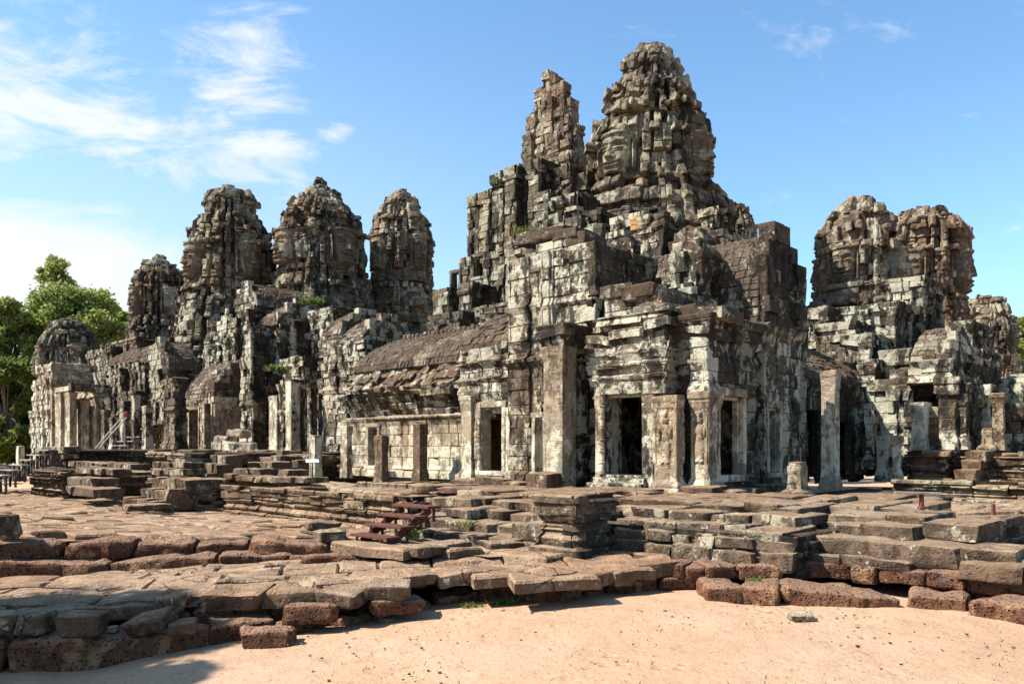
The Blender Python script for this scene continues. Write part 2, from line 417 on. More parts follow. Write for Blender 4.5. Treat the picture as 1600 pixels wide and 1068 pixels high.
M['stone'] = stone_mat('weathered_sandstone', lich=.84, stain=.92, pale=(.60, .585, .50), dark=(.075, .061, .046), seed=3.)
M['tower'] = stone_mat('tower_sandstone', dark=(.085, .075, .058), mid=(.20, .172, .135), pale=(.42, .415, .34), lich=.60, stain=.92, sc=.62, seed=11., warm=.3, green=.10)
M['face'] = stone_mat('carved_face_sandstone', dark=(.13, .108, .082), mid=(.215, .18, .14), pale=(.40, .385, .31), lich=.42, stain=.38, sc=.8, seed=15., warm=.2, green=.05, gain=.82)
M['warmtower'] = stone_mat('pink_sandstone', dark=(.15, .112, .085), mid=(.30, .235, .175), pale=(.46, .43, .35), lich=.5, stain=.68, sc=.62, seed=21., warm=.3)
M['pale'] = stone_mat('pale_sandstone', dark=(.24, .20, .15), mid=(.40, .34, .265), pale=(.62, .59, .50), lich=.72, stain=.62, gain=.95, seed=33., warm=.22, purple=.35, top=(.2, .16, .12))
M['algae_shade'] = stone_mat('algae_shade_sandstone', dark=(.05, .042, .032), mid=(.12, .10, .078), pale=(.42, .42, .35), lich=.22, stain=.95, seed=71., warm=.12, green=.25, gain=.62)  # algae crust, with the shade of right-facing walls painted into its darker tone
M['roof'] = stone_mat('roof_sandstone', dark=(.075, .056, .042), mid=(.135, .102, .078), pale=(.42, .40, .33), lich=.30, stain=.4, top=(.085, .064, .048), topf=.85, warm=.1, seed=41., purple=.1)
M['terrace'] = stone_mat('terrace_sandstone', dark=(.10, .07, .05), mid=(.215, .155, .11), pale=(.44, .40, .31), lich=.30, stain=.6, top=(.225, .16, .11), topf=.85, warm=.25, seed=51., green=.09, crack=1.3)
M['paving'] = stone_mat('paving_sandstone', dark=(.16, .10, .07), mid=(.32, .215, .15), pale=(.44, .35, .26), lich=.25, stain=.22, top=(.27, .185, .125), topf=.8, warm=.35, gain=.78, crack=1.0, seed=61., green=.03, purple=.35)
def laterite():
    m = NT('laterite'); p = m.pos
    fine = m.noise(p, 14, 6, .75); med = m.noise(p, 2.6, 6, .6)
    v = m.vor(p, 21.); v2 = m.vor(p, 48.)
    c = m.mix(m.ramp(m.isl, 0, 1), (.13, .055, .03), (.23, .105, .055))
    c = m.mix(m.ramp(fine, .35, .65), m.mix(.5, c, (.09, .045, .03)), c)
    c = m.mix(m.math('MULTIPLY', m.ramp(med, .52, .66), .8), c, (.40, .225, .12))
    c = m.mix(m.math('MULTIPLY', m.ramp(m.noise(p, 7, 5, .7), .58, .66), .5), c, (.34, .27, .20))
    c = m.mix(m.math('MULTIPLY', m.ramp(m.noise(p, 1.6, 5, .65), .54, .64), .6), c, (.06, .042, .03))
    nz = m.n('ShaderNodeSeparateXYZ'); m.t.links.new(m.geo.outputs['Normal'], nz.inputs[0])
    c = m.mix(m.math('MULTIPLY', m.ramp(nz.outputs['Z'], .4, .9), .55), c, (.33, .205, .135))
    c = m.mix(m.ramp(v, .12, .30, .55, 0.), c, (.05, .028, .02))
    c = m.mix(1., c, (.70, .70, .70), 'MULTIPLY')
    b = m.bump(m.ramp(v, .05, .4), .9, .045); b = m.bump(m.math('ADD', fine, m.math('MULTIPLY', v2, .6)), .8, .03, b)
    return m.done(c, b)
M['laterite'] = laterite()
def sand():
    m = NT('sand'); p = m.pos
    c = m.mix(m.ramp(m.noise(p, .5, 6, .6), .35, .65), (.60, .41, .27), (.68, .485, .335))
    c = m.mix(m.math('MULTIPLY', m.ramp(m.noise(p, 2.3, 7, .65), .5, .7), .5), c, (.55, .35, .215))
    c = m.mix(m.math('MULTIPLY', m.ramp(m.noise(p, 55, 3, .7), .6, .68), .55), c, (.30, .20, .12))
    c = m.mix(m.math('MULTIPLY', m.math('MULTIPLY', m.ramp(m.noise(p, 26, 4, .7), .57, .66), m.ramp(m.noise(p, 1.1, 4, .6), .44, .6)), .7), c, (.33, .25, .12))
    c = m.mix(m.math('MULTIPLY', m.ramp(m.noise(p, 90, 2, .6), .35, .7), .35), c, (.42, .28, .18))
    c = m.mix(1., c, (.63, .585, .555), 'MULTIPLY')
    c = m.mix(m.math('MULTIPLY', m.ramp(m.noise(p, 5.5, 6, .7, .5), .54, .68), .35), c, (.22, .135, .08))
    b = m.bump(m.noise(p, 3.2, 8, .74), .8, .09); b = m.bump(m.noise(p, 42, 4, .7), .55, .018, b)
    dent = m.math('MULTIPLY', m.ramp(m.vor(m.scale(p, (1, 1, 0)), 3.4), .26, .10), m.ramp(m.noise(p, .8, 3, .6), .46, .6)); b = m.bump(m.math('SUBTRACT', 1., dent), .5, .05, b)
    return m.done(c, b)
M['sand'] = sand()
def plain(name, col, var=.25, rough=.6, sc=8., streak=None):
    m = NT(name); m.b.inputs['Roughness'].default_value = rough
    p = m.pos if streak is None else m.scale(m.pos, streak)
    c = m.mix(m.ramp(m.noise(p, sc, 5, .65), .3, .7), tuple(x * (1 - var) for x in col), tuple(min(1, x * (1 + var)) for x in col))
    c = m.mix(m.math('MULTIPLY', m.ramp(m.isl, 0, 1), .3), c, tuple(x * .7 for x in col))
    return m.done(c, m.bump(m.noise(p, sc * 4, 4, .6), .3, .01))
M['maroon'] = plain('maroon_painted_wood', (.085, .034, .024), .25, .6)
M['grey_wood'] = plain('grey_weathered_wood', (.19, .175, .15), .3, .85)
M['dark_wood'] = plain('dark_wood', (.10, .085, .07), .3, .8)
M['red'] = plain('red_paint', (.24, .04, .04), .3, .6)
M['plaque'] = plain('pale_plaque', (.52, .53, .52), .04, .4)
M['metal'] = plain('dark_metal', (.06, .06, .062), .2, .5)
M['bark'] = plain('bark', (.13, .10, .075), .35, .95, 5.)
M['ochre'] = plain('orange_sandstone', (.30, .15, .06), .2, .95)
M['bollard'] = plain('dusty_red_paint', (.15, .045, .04), .35, .75)
def leafm(name, a, b, c3):
    m = NT(name); m.b.inputs['Roughness'].default_value = .55
    c = m.mix(m.ramp(m.isl, 0, 1), a, b); c = m.mix(m.math('MULTIPLY', m.ramp(m.noise(m.pos, .35, 4), .45, .65), .7), c, c3)
    m.done(c)
    tr = m.n('ShaderNodeBsdfTranslucent'); m.t.links.new(c, tr.inputs[0])
    ms = m.n('ShaderNodeMixShader'); ms.inputs[0].default_value = .5
    m.t.links.new(m.b.outputs[0], ms.inputs[1]); m.t.links.new(tr.outputs[0], ms.inputs[2]); m.t.links.new(ms.outputs[0], m.out.inputs[0])
    return m.m
M['leaf'] = leafm('leaf_green', (.15, .195, .05), (.25, .285, .075), (.32, .33, .10))
M['leaf_dark'] = leafm('leaf_dark', (.065, .10, .02), (.11, .155, .03), (.15, .185, .035))
M['grass'] = leafm('grass_green', (.07, .12, .02), (.13, .17, .035), (.20, .19, .07))
M['cardboard'] = plain('dry_leaf', (.25, .14, .06), .3, .9)
# ------------------------------------------------------------------ builders of the temple's pieces
def vS(ua, ub, va, vb, z0, zr, axis='v', k=1.35):
    pass
def vault(mb, u0, u1, v0, v1, z0, zr, axis='v', sides='LR', power=1.7, ch=.2, bw=.24, ridges=.014, eave=.1, keep=None, **kw):
    """corbelled vault; axis = direction of the ridge. Curved slopes with rows of carved tiles"""
    if axis == 'v': W = u1 - u0
    else: W = v1 - v0
    q = np.linspace(0, 1, 15); inw = (W / 2 + eave) * (1 - (1 - q) ** power) if False else (W / 2 + eave) * q ** power
    z = z0 + (zr - z0) * q ** .92
    ln = np.concatenate([[0], np.cumsum(np.hypot(np.diff(inw), np.diff(z)))]); T = ln[-1]
    o = eave - inw
    if axis == 'v': runs = {'L': (uv(u0, v1), uv(u0, v0)), 'R': (uv(u1, v0), uv(u1, v1))}
    else: runs = {'L': (uv(u1, v1), uv(u0, v1)), 'R': (uv(u0, v0), uv(u1, v0))}
    def rel(s, t, P): return ridges * np.abs(np.sin(s * math.pi / .17)) + .012 * ((t / ch) % 1 < .25)
    for k2, (p, r) in runs.items():
        S, L = wall_S(p, r, ln, o, z)
        sheet(mb, S, 0, L, 0, T, -.08, 2, 14)
        if k2 in sides:
            a = dict(jit=.014, tilt=.02, depth=.16, res=(5, 3), cham=.02, rough=.012, relief=rel); a.update(kw)
            masonry(mb, S, 0, L, 0, T, ch=ch, bw=bw, keep=keep, **a)
def gable(mb, u0, u1, v, z0, z1, zr, axis='v', power=1.7, eave=.05, thick=.3, ch=.27, bw=.42, flip=False, **kw):
    """pointed end wall under a vault. axis 'v': wall of constant v facing -v; axis 'u': wall of constant u facing -u"""
    if axis == 'v': p, q = uv(u0, v), uv(u1, v)
    else: p, q = uv(v, u1), uv(v, u0)            # here u0,u1 hold v0,v1 and v holds u
    if flip: p, q = q, p
    S, L = wall_S(p, q)
    def top(s):
        x = np.abs(s / L * 2 - 1); x = np.clip(x, 0, 1)
        return np.where(True, z1 + (zr - z1) * np.minimum(1., 1.1 * (1 - x) ** (1 / power)), 0)
    masonry(mb, S, -eave, L + eave, z0, zr + .15, ch=ch, bw=bw, jit=.025, res=(3, 2), depth=thick, keep=lambda s, t, r: t < top(s) - .06 + r * .16, **kw)
    xs = np.linspace(0, L, 13); zt = top(xs) - .12; n = len(xs)
    A = np.stack([p[0] + (q - p)[0] * xs / L, p[1] + (q - p)[1] * xs / L, np.full(n, z0)], 1); Bq = A.copy(); Bq[:, 2] = zt
    nr = np.array([(q - p)[1], -(q - p)[0], 0]) / L
    A = A - nr * .1; Bq = Bq - nr * .1
    mb.add(np.concatenate([A, Bq]), [[i, i + 1, n + i + 1, n + i] for i in range(n - 1)])
def box(mb, u0, u1, v0, v1, z0, z1, rnd=.012, rough=.006, n=4, skew=.0):
    c = uv((u0 + u1) / 2, (v0 + v1) / 2)
    stone(mb, (c[0], c[1], (z0 + z1) / 2), np.array([*UX, 0]) * (u1 - u0) / 2, np.array([*VX, 0]) * (v1 - v0) / 2, np.array([0, 0, (z1 - z0) / 2]), rnd, rough, n, skew)
def pillar(mb, u0, u1, v0, v1, z0, z1, base=.05, cap=.05, relief=None, seg=1.3, bh=.3, chh=.28, broken=False, res=(4, 10), taper=0.):
    pr = mould(z0, z1, base, cap, bh, chh)
    pz = np.array([p[0] for p in pr]) + np.arange(len(pr)) * 1e-5; po = np.array([p[1] for p in pr]) - taper * (np.array([p[0] for p in pr]) - z0)
    c = [uv(u0, v1), uv(u0, v0), uv(u1, v0), uv(u1, v1)]
    for i in range(4):
        S, L = wall_S(c[i], c[(i + 1) % 4], pz, po, pz, 1, 1)
        masonry(mb, S, 0, L, z0, z1, ch=seg, bw=9, gap=.0, jit=.002, tilt=.0, depth=.06, res=res, cham=.008, rough=.010, freq=3.5, relief=relief)
        sheet(mb, S, 0, L, z0, z1, -.03, 2, 12)
    cc = uv((u0 + u1) / 2, (v0 + v1) / 2); e = po[-1] - .01
    stone(mb, (cc[0], cc[1], z1 - .05), np.array([*UX, 0]) * ((u1 - u0) / 2 + e), np.array([*VX, 0]) * ((v1 - v0) / 2 + e), np.array([0, 0, .07 if not broken else .12]), .02, .02, 6, .05 if broken else .02)
def frameL(mb, u, v0, v1, z0, z1, w=.11, proud=.05, depth=.35, sill=True):
    """stepped stone frame round an opening in a wall facing -u"""
    for k, (ww, pr) in enumerate(((w, proud), (w * .5, proud * .35))):
        ww2 = ww if k == 0 else ww
        o = 0 if k == 0 else -w * .5
        a, b = v0 - (w if k == 0 else 0), v1 + (w if k == 0 else 0)
        if k == 0:
            box(mb, u - pr, u + depth, a, v0, z0, z1 - .002); box(mb, u - pr, u + depth, v1, b, z0, z1 - .002)
            box(mb, u - pr - .004, u + depth, a - .03, b + .03, z1, z1 + w * 1.25)
        else:
            box(mb, u + .06, u + depth, v0 - .003, v0 + ww, z0, z1 - ww); box(mb, u + .06, u + depth, v1 - ww, v1 + .003, z0, z1 - ww)
            box(mb, u + .064, u + depth, v0 - .003, v1 + .003, z1 - ww, z1 + .003)
    if sill: box(mb, u - proud * 1.6, u + depth, v0 - w * 1.3, v1 + w * 1.3, z0 - w, z0 - .002)
def frameR(mb, v, u0, u1, z0, z1, w=.11, proud=.05, depth=.35, sill=True):
    a, b = u0 - w, u1 + w
    box(mb, a, u0, v - proud, v + depth, z0, z1 - .002); box(mb, u1, b, v - proud, v + depth, z0, z1 - .002)
    box(mb, a - .03, b + .03, v - proud - .004, v + depth, z1, z1 + w * 1.25)
    box(mb, u0 - .003, u0 + w * .5, v + .06, v + depth, z0, z1 - w * .5); box(mb, u1 - w * .5, u1 + .003, v + .06, v + depth, z0, z1 - w * .5)
    box(mb, u0 - .003, u1 + .003, v + .064, v + depth, z1 - w * .5, z1 + .003)
    if sill: box(mb, a - .03, b + .03, v - proud * 1.6, v + depth, z0 - w, z0 - .002)
def holeL(u, pxl, pxr, ytop, ybot, v1):
    a, b = v_on(pxl, u), v_on(pxr, u); m = (a + b) / 2
    return (v1 - a, v1 - b, zy(ybot, u, m), zy(ytop, u, m)), (b, a, zy(ybot, u, m), zy(ytop, u, m))
def holeR(v, pxl, pxr, ytop, ybot, u0):
    a, b = u_on(pxl, v), u_on(pxr, v); m = (a + b) / 2
    return (a - u0, b - u0, zy(ybot, m, v), zy(ytop, m, v)), (a, b, zy(ybot, m, v), zy(ytop, m, v))
def devata(sc, zb, h):
    """shallow carved standing figure: relief over (s - sc, z - zb) for a figure of height h"""
    def f(s, t, P):
        x = (s - sc) / h; y = (t - zb) / h
        def el(cx, cy, rx, ry): return np.clip(1 - ((x - cx) / rx) ** 2 - ((y - cy) / ry) ** 2, 0, 1) ** .5
        r = np.maximum.reduce([el(0, .86, .065, .085), el(0, .97, .05, .09), el(0, .66, .105, .13), el(0, .50, .085, .12), el(0, .26, .12, .30),
                               el(-.13, .6, .035, .16), el(.12, .62, .035, .13), el(-.05, .02, .05, .035), el(.06, .02, .05, .035)])
        niche = -.35 * ((np.abs(x) < .23) & (y > -.02) & (y < 1.1))
        return .05 * (r * 1.2 + niche)
    return f
def face_relief(X, Y):
    """carved serene face: X -1..1 across, Y 0 (chin) .. 1 (hair line); returns height 0..~1.3"""
    g = lambda x, y, sx, sy: np.exp(-((X - x) / sx) ** 2 - ((Y - y) / sy) ** 2)
    sy = np.clip(Y, 0, 1)
    hw = .88 * np.sqrt(np.clip(1 - ((sy - .62) / .72) ** 2, .05, 1))
    hw = np.where(Y > .62, .88, hw)
    q = np.abs(X) / hw
    h = np.clip(1 - q ** 2.6, 0, 1) ** .55 * .85 * np.clip((Y + .03) / .10, 0, 1)
    aX = np.abs(X)
    brow_y = .735 + .05 * np.sin(np.clip(aX / .75, 0, 1) * math.pi) - .03 * (aX > .6)
    h = h + .13 * np.exp(-((Y - brow_y) / .028) ** 2) * (aX < .72)
    h = h - .16 * np.exp(-((aX - .36) / .22) ** 2 - ((Y - .665) / .045) ** 2)
    h = h + .16 * np.exp(-((aX - .37) / .17) ** 4 - ((Y - .615) / .040) ** 2)
    h = h - .12 * np.exp(-((Y - .585 - .02 * (aX - .37) ** 2) / .012) ** 2) * (np.abs(aX - .37) < .22)
    nw = np.interp(Y, [.40, .45, .55, .72], [.24, .22, .13, .10]); nh = np.interp(Y, [.385, .40, .45, .55, .72, .76], [0, .52, .46, .34, .14, 0])
    h = h + nh * np.clip(1 - (X / nw) ** 2, 0, 1) ** .7
    lipc = .05 * (aX / .45) ** 2
    h = h + .22 * np.exp(-((Y - .295 - lipc) / .032) ** 2) * np.clip(1 - (X / .50) ** 4, 0, 1)
    h = h + .24 * np.exp(-((Y - .205 - lipc * .9) / .040) ** 2) * np.clip(1 - (X / .42) ** 4, 0, 1)
    h = h - .20 * np.exp(-((Y - .252 - lipc) / .014) ** 2) * (aX < .5)
    h = h + .16 * np.exp(-(X / .30) ** 2 - ((Y - .06) / .07) ** 2) - .08 * np.exp(-(X / .4) ** 2 - ((Y - .14) / .03) ** 2)
    ear = np.exp(-((aX - .98) / .085) ** 2) * ((Y > .12) & (Y < .80))
    h = np.maximum(h, .62 * ear)
    h = h + .18 * np.clip(1 - np.abs((Y - .97) / .05) ** 3, 0, 1) * (aX < .95)
    return h
FZ = 21.0
def tower(name, label, px, Y, prof, face, mat='tower', crown=None, cornices=(), ch=.34, bw=.42, parts='', group='face towers of the temple', ribs=1., jit=.045, roff=0., nface=4, fch=None, facemat=None, crownmat=None, topcut=0, res=(3, 3), seed=0, fat=.9):
    """prof: [(image y, half width in px)] from the base up, turned into metres at distance Y"""
    cx = (px - CX) / F * Y
    prof = list(prof) + [(py, hw * .72) for py, hw, *_ in (crown or ()) if py < prof[-1][0] - 2]
    z = np.array([zd(p[0], Y) for p in prof]); r = np.array([p[1] * fat / F * Y for p in prof])
    zb, zt = z[0], z[-1]; H = zt - zb; Rr = float(np.mean(r)); Rm = float(r.max())
    root = thing(name, label, 'tower', (cx, Y, zb), group)
    def rz(t): return np.interp(t, z, r)
    def S(s, t):
        ph = s / Rr; q = rz(t); return np.stack([cx + q * np.cos(ph), Y + q * np.sin(ph), t], 1)
    A0 = TH - rad(45)
    def loc(s):
        a = np.degrees(s / Rr - TH); k = np.floor((a + 45) / 90); return a - 90 * k, k
    zc = [zd(c, Y) for c in cornices]
    if face: zf0, zf1 = zd(face[0], Y), zd(face[1], Y)
    jr = np.random.default_rng(100 + seed); zone_end = {(k, j): jr.uniform(.55, 1.0) for k in range(-2, 8) for j in range(-6, 7)}
    edges = [FZ, FZ + 5.5, FZ + 13, FZ + 17.5, 45.01]
    band = dict(e=edges, g=1., w=np.zeros((4, 12)))
    def boff(s, t):
        a, k = loc(s); aa = np.abs(a); q = rz(t); ed_ = band['e']
        zi = np.clip(np.digitize(aa, ed_), 0, 4); f = (t - zb) / H
        o = np.choose(zi, [0., -.085, .02, -.065, .06]) * q * ribs * band['g']
        ki = k.astype(np.int64) % 4; o = o + band['w'][ki, zi * 2 + (a > 0)] * q * (np.where((zi == 0) & (t < zf1 + .1), .15, 1.) if face else 1.)
        ends = np.array([zone_end[(int(kk), int(z_) * (1 if aa_ > 0 else -1))] for kk, z_, aa_ in zip(ki, zi, a)])
        o = o + np.where((f > ends) & (zi > 0), -.10 * q, 0)
        if face:
            hd = (t > zf1) & (aa < FZ); o = o + np.where(hd, .05 * q * (1 - np.clip((t - zf1) / (.25 * H), 0, 1)), 0)
        for c in zc: o = o + np.where(np.abs(t - c) < ch * .62, .05 * q, 0) - np.where((t > c - ch * 2.0) & (t < c - ch * .62), .03 * q, 0)
        return o
    def rel(s, t, P):
        # carved bands and small niches worn into the ribs
        a, k = loc(s); x = s
        g = .022 * np.sin(t * 2 * math.pi / .16) * (vnoise(np.stack([s * .8, t * .8, s * 0], 1)) > -.1)
        return g + .05 * vnoise(P * 2.1) + .03 * vnoise(P * 4.7)
    br = []; base_s = A0 * Rr
    for k in range(4):
        for e in (-45, -edges[2], -edges[1], -edges[0], edges[0], edges[1], edges[2], edges[3], -edges[3]): br.append((TH + rad(90 * k + e)) * Rr)
    s0, s1 = A0 * Rr, (A0 + 2 * math.pi) * Rr
    mb = MB()
    kp = None
    if face:
        def kp(s, t, rr):
            a, k = loc(s); return ~((np.abs(a) < FZ) & (t > zf0) & (t < zf1) & (k < nface + 9))
    def kp2(s, t, rr):
        a = np.ones_like(s, bool) if kp is None else kp(s, t, rr)
        return a & ~((t > zt - topcut * ch) & (rr < .4)) & ~((rr < .045))
    tt = zb; marks = sorted([zb, zt] + ([zf0, zf1] if face else [])); cuts = []
    for m0, m1 in zip(marks, marks[1:]):
        n_ = max(1, int(round((m1 - m0) / (R(2.2, 3.4) * ch)))); cuts += list(m0 + (m1 - m0) * np.arange(n_) / n_)
    cuts.append(zt)
    for z0_, z1_ in zip(cuts, cuts[1:]):
        f_ = ((z0_ + z1_) / 2 - zb) / H; lo = 1. if ribs < 1.5 else .4
        band['e'] = [FZ, FZ + 5.5 + lo * R(-1.5, 2.5), FZ + 13 + lo * R(-2., 1.5), FZ + 17.5 + lo * R(-1., 3.), 45.01]
        band['g'] = R(.2, 1.25) if ribs < 1.5 else R(.8, 1.2)
        band['w'] = rng.uniform(-.09, .075, (4, 12)) * (.6 + .9 * f_) * (1. if ribs < 1.5 else .6)
        sb = [(TH + rad(90 * k_ + sg * e_)) * Rr for k_ in range(5) for sg in (-1, 1) for e_ in band['e'][:4]] + [(TH + rad(90 * k_ + 45)) * Rr for k_ in range(4)] + [TH * Rr]
        masonry(mb, S, s0, s1, z0_, z1_, ch=ch, bw=bw, jit=jit, tilt=.035, depth=.32 * Rr * .6, res=res, cham=.03, rough=.035, freq=3., boff=boff, relief=rel, keep=kp2, sbreaks=sb)
        # a worn cornice of small stones where one tier gives way to the next
        if f_ > .35 and z1_ < zt - .1 and not (face and zf0 - .2 < z1_ < zf1 - .1):
            rr_ = float(rz(z1_)); nn = int(2 * math.pi * rr_ / (bw * .95))
            for i in range(nn):
                if R(0, 1) < .42: continue
                an = 2 * math.pi * (i + R(-.3, .3)) / nn; h_ = ch * R(.25, .75); q_ = rr_ * R(.94, 1.05)
                stone(mb, (cx + q_ * math.cos(an), Y + q_ * math.sin(an), z1_ + h_ * .3), *ax3(an, .16 * rr_ * R(.6, 1.1), bw * R(.25, .5), h_ * .8, R(-.15, .15), R(-.1, .2)), .05, .05, 4, .14)
    zs = np.linspace(zb, zt, 26)
    sheet(mb, S, s0, s1, 0, 0, -.25 * Rr, svals=np.linspace(s0, s1, 33), tvals=zs)
    # close the core's top
    n = 16; an = np.linspace(0, 2 * math.pi, n, endpoint=False); rt = max(.05, r[-1] * .8)
    mb.add(np.concatenate([np.stack([cx + rt * np.cos(an), Y + rt * np.sin(an), np.full(n, zt - .1)], 1), [[cx, Y, zt - .05]]]), None, [[i, (i + 1) % n, n] for i in range(n)])
    mb.build('shaft', M[mat], root)
    if face:
        fh = (zf1 - zf0)
        for k in range(4):
            c = (TH + rad(90 * k)) * Rr; wd = rad(FZ) * Rr
            def frel(s, t, P, c=c, wd=wd):
                X = (s - c) / wd * 1.08; Yv = (t - zf0) / fh
                D = .25 * rz(t)
                return D * face_relief(X, Yv) - .05 * rz(t) + .010 * vnoise(P * 6)
            fb = MB()
            fres = (9, 8) if k in (2, 3) or True else (3, 3)
            masonry(fb, S, c - wd, c + wd, zf0, zf1, ch=fh / 6.5, bw=2 * wd / 3.4, gap=.004, jit=.010, tilt=.008, depth=.45 * Rr, res=fres, cham=.010, rough=.01, freq=5, relief=frel)
            fb.build('carved_face', M[facemat or 'face'], root)
    if crown:
        cb = MB()
        for (py, hw, n, hh, sz) in crown:
            zc_, rr = zd(py, Y), hw * .9 / F * Y
            for i in range(n):
                if R(0, 1) < .1: continue
                an = 2 * math.pi * (i + R(-.25, .25)) / n; w_ = max(.08, math.pi * rr / n) * R(.85, 1.2)
                hz_ = hh / F * Y / 2 * R(.75, 1.3); q = rr * R(.82, 1.05)
                stone(cb, (cx + q * math.cos(an) * .72, Y + q * math.sin(an) * .72, zc_), *ax3(an, rr * .36, w_, hz_, R(-.15, .15), R(.0, .3)), .6 * hz_, .05, 5, .12)
            stone(cb, (cx, Y, zc_ - .05), *ax3(R(0, 3), rr * .7, rr * .7, hh / F * Y / 2), .1, .05, 5, .1)
        cb.build('lotus_crown', M[crownmat or mat], root)
    return root

def colonette(mb, x, y, z0, z1, r, rings=7):
    n = 10; zz = []; rr = []
    for i in range(rings):
        a = z0 + (z1 - z0) * i / rings; h = (z1 - z0) / rings
        zz += [a, a + h * .12, a + h * .16, a + h * .3, a + h * .34, a + h * .9]; rr += [1.25, 1.25, 1.0, 1.12, .9, .88]
    zz.append(z1); rr.append(1.2); an = np.linspace(0, 2 * math.pi, n, endpoint=False)
    V = np.concatenate([np.stack([x + r * k * np.cos(an), y + r * k * np.sin(an), np.full(n, z)], 1) for z, k in zip(zz, rr)])
    mb.add(V, [[i * n + j, i * n + (j + 1) % n, (i + 1) * n + (j + 1) % n, (i + 1) * n + j] for i in range(len(zz) - 1) for j in range(n)])
# ------------------------------------------------------------------ corner pavilion
PZ = .9
def near(u, v): return (*uv(u, v), PZ)
pav = thing('corner_pavilion', 'tall ruined corner pavilion with dark doorways and a gabled hall, below the tallest tower', 'pavilion', near(1.5, 1.5))
wl = MB(); bk_ = MB(); pl = MB(); fr = MB(); rf = MB()
# porch P facing left, its right wall in shade
P1 = v_on(931, 0); zP = zy(492, 0, 0)
uB = .25; vB = v_on(1107, uB); fB_ = holeR(vB, 1117, 1159, 619, 741, uB)[1]
hP, fP = holeL(0, 943, 1004, 616, 741, P1)
ent = [zy(y, 0, P1 * .5) for y in (618, 594, 588, 574, 568, 556, 550, 505, 496)]
prof = [(PZ, .12), (PZ + .16, .12), (PZ + .18, .06), (PZ + .3, .06), (PZ + .32, .0), (ent[0] - .02, 0), (ent[0], .05), (ent[1], .06), (ent[1] + .01, .10), (ent[2], .12), (ent[2] + .02, .06), (ent[3], .07), (ent[3] + .02, .14),
        (ent[4], .16), (ent[4] + .02, .1), (ent[5], .1), (ent[5] + .02, .17), (ent[6], .18), (ent[6] + .04, .05), (ent[7], .04), (ent[7] + .03, .14), (zP, .2)]
def carve(s, t, P):
    b = (t > ent[6]) & (t < ent[7])
    return b * .05 * vnoise(P * 6.5) + b * .03 * vnoise(P * 13)
U1 = 5.6
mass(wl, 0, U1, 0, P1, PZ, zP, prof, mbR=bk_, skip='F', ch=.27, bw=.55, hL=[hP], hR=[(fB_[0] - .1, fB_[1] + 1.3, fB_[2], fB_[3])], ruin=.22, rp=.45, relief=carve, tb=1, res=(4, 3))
mass(wl, .22, 2.6, .25, P1 - .05, zP - .05, zy(452, .2, P1 * .6), None, ch=.3, bw=.6, ruin=.25, rp=.5)
vM_ = v_on(930, .6); box(wl, .05, .62, P1 - .14, P1 - .02, PZ, zP - .15, .02, .01); box(wl, .62, .78, P1 - .1, vM_ + .1, PZ, zP - .15, .02, .01)
f0 = MB(); frameL(f0, 0, *fP, w=.12, proud=.03, depth=.22)
# steps at the doorway
for k in range(3): box(f0, -.5 + .16 * k, .3, fP[0] - .25 + .05 * k, fP[1] + .25 - .05 * k, PZ + .1 * k - .05, PZ + .1 * (k + 1), .02, .012, 5)
df0 = f0.build('door_frame', M['stone'], pav)
for u_, px_, z0_, z1_, rr_ in ((-.06, 941, fP[2], fP[3], .055), (uN_ := 1.0, 749, PZ + .25, 2.6, .05), (1.0, 789, PZ + .25, 2.6, .05)):
    m_ = MB(); c = uv(u_, v_on(px_, u_)); colonette(m_, c[0], c[1], z0_, z1_, rr_); o_ = m_.build('colonette', M['pale'], pav)
    if px_ == 941: o_.parent = df0
# pilasters with carved figures left and right of the corner
def pil(u0, u1, pxl, pxr, ytop, rel=True, mat='pale', z0=PZ, **kw):
    m_ = MB(); a, b = v_on(pxl, u0), v_on(pxr, u0); zt = zy(ytop, u0, b)
    pillar(m_, u0, u1, b, a, z0, zt, relief=devata((a - b) / 2, z0 + .62, .95) if rel else None, seg=zt - z0, res=(22, 46) if rel else (4, 12), **kw)
    o = m_.build('pilaster', M[mat], pav); return o
pil(-.12, .12, 1022, 1057, 618, base=.07, cap=.03)
pil(-.06, .2, 1004, 1021, 618, rel=False, base=.04, cap=.02, mat='stone')
pil(-.10, .3, 930, 938, 618, rel=False, base=.05, cap=.02)
# bay B: right porch with its narrow lit corner pillar
uB = .25; vB = v_on(1107, uB); vB1 = v_on(1076, uB)
pil(uB - .05, uB + .42, 1079, 1107, 612, base=.08, cap=.05)
mass(wl, uB, uB + .4, vB + .02, vB1 - .02, zy(612, uB, vB) - .02, zy(495, uB, vB), mould(zy(612, uB, vB) - .02, zy(495, uB, vB), .05, .1, .2, .3), ch=.22, bw=.4, ruin=.1)
hB, fB = holeR(vB, 1117, 1159, 619, 741, uB)
zB1 = zy(500, uB + 1.2, vB)
mass(bk_, uB + .05, u_on(1183, vB), vB + .03, .04, PZ, zB1, mould(PZ, zB1, .1, .16, .35, .5), ch=.27, bw=.5, hR=[(hB[0] - .05, hB[1] - .05, hB[2], hB[3])], skip='F', ruin=.2, rp=.5, relief=lambda s, t, P: .035 * vnoise(P * 6.5) * (t > zB1 - 1.2))
f1 = MB(); frameR(f1, vB, *fB, w=.14, proud=.04, depth=.18); f1.build('door_frame', M['pale'], pav)
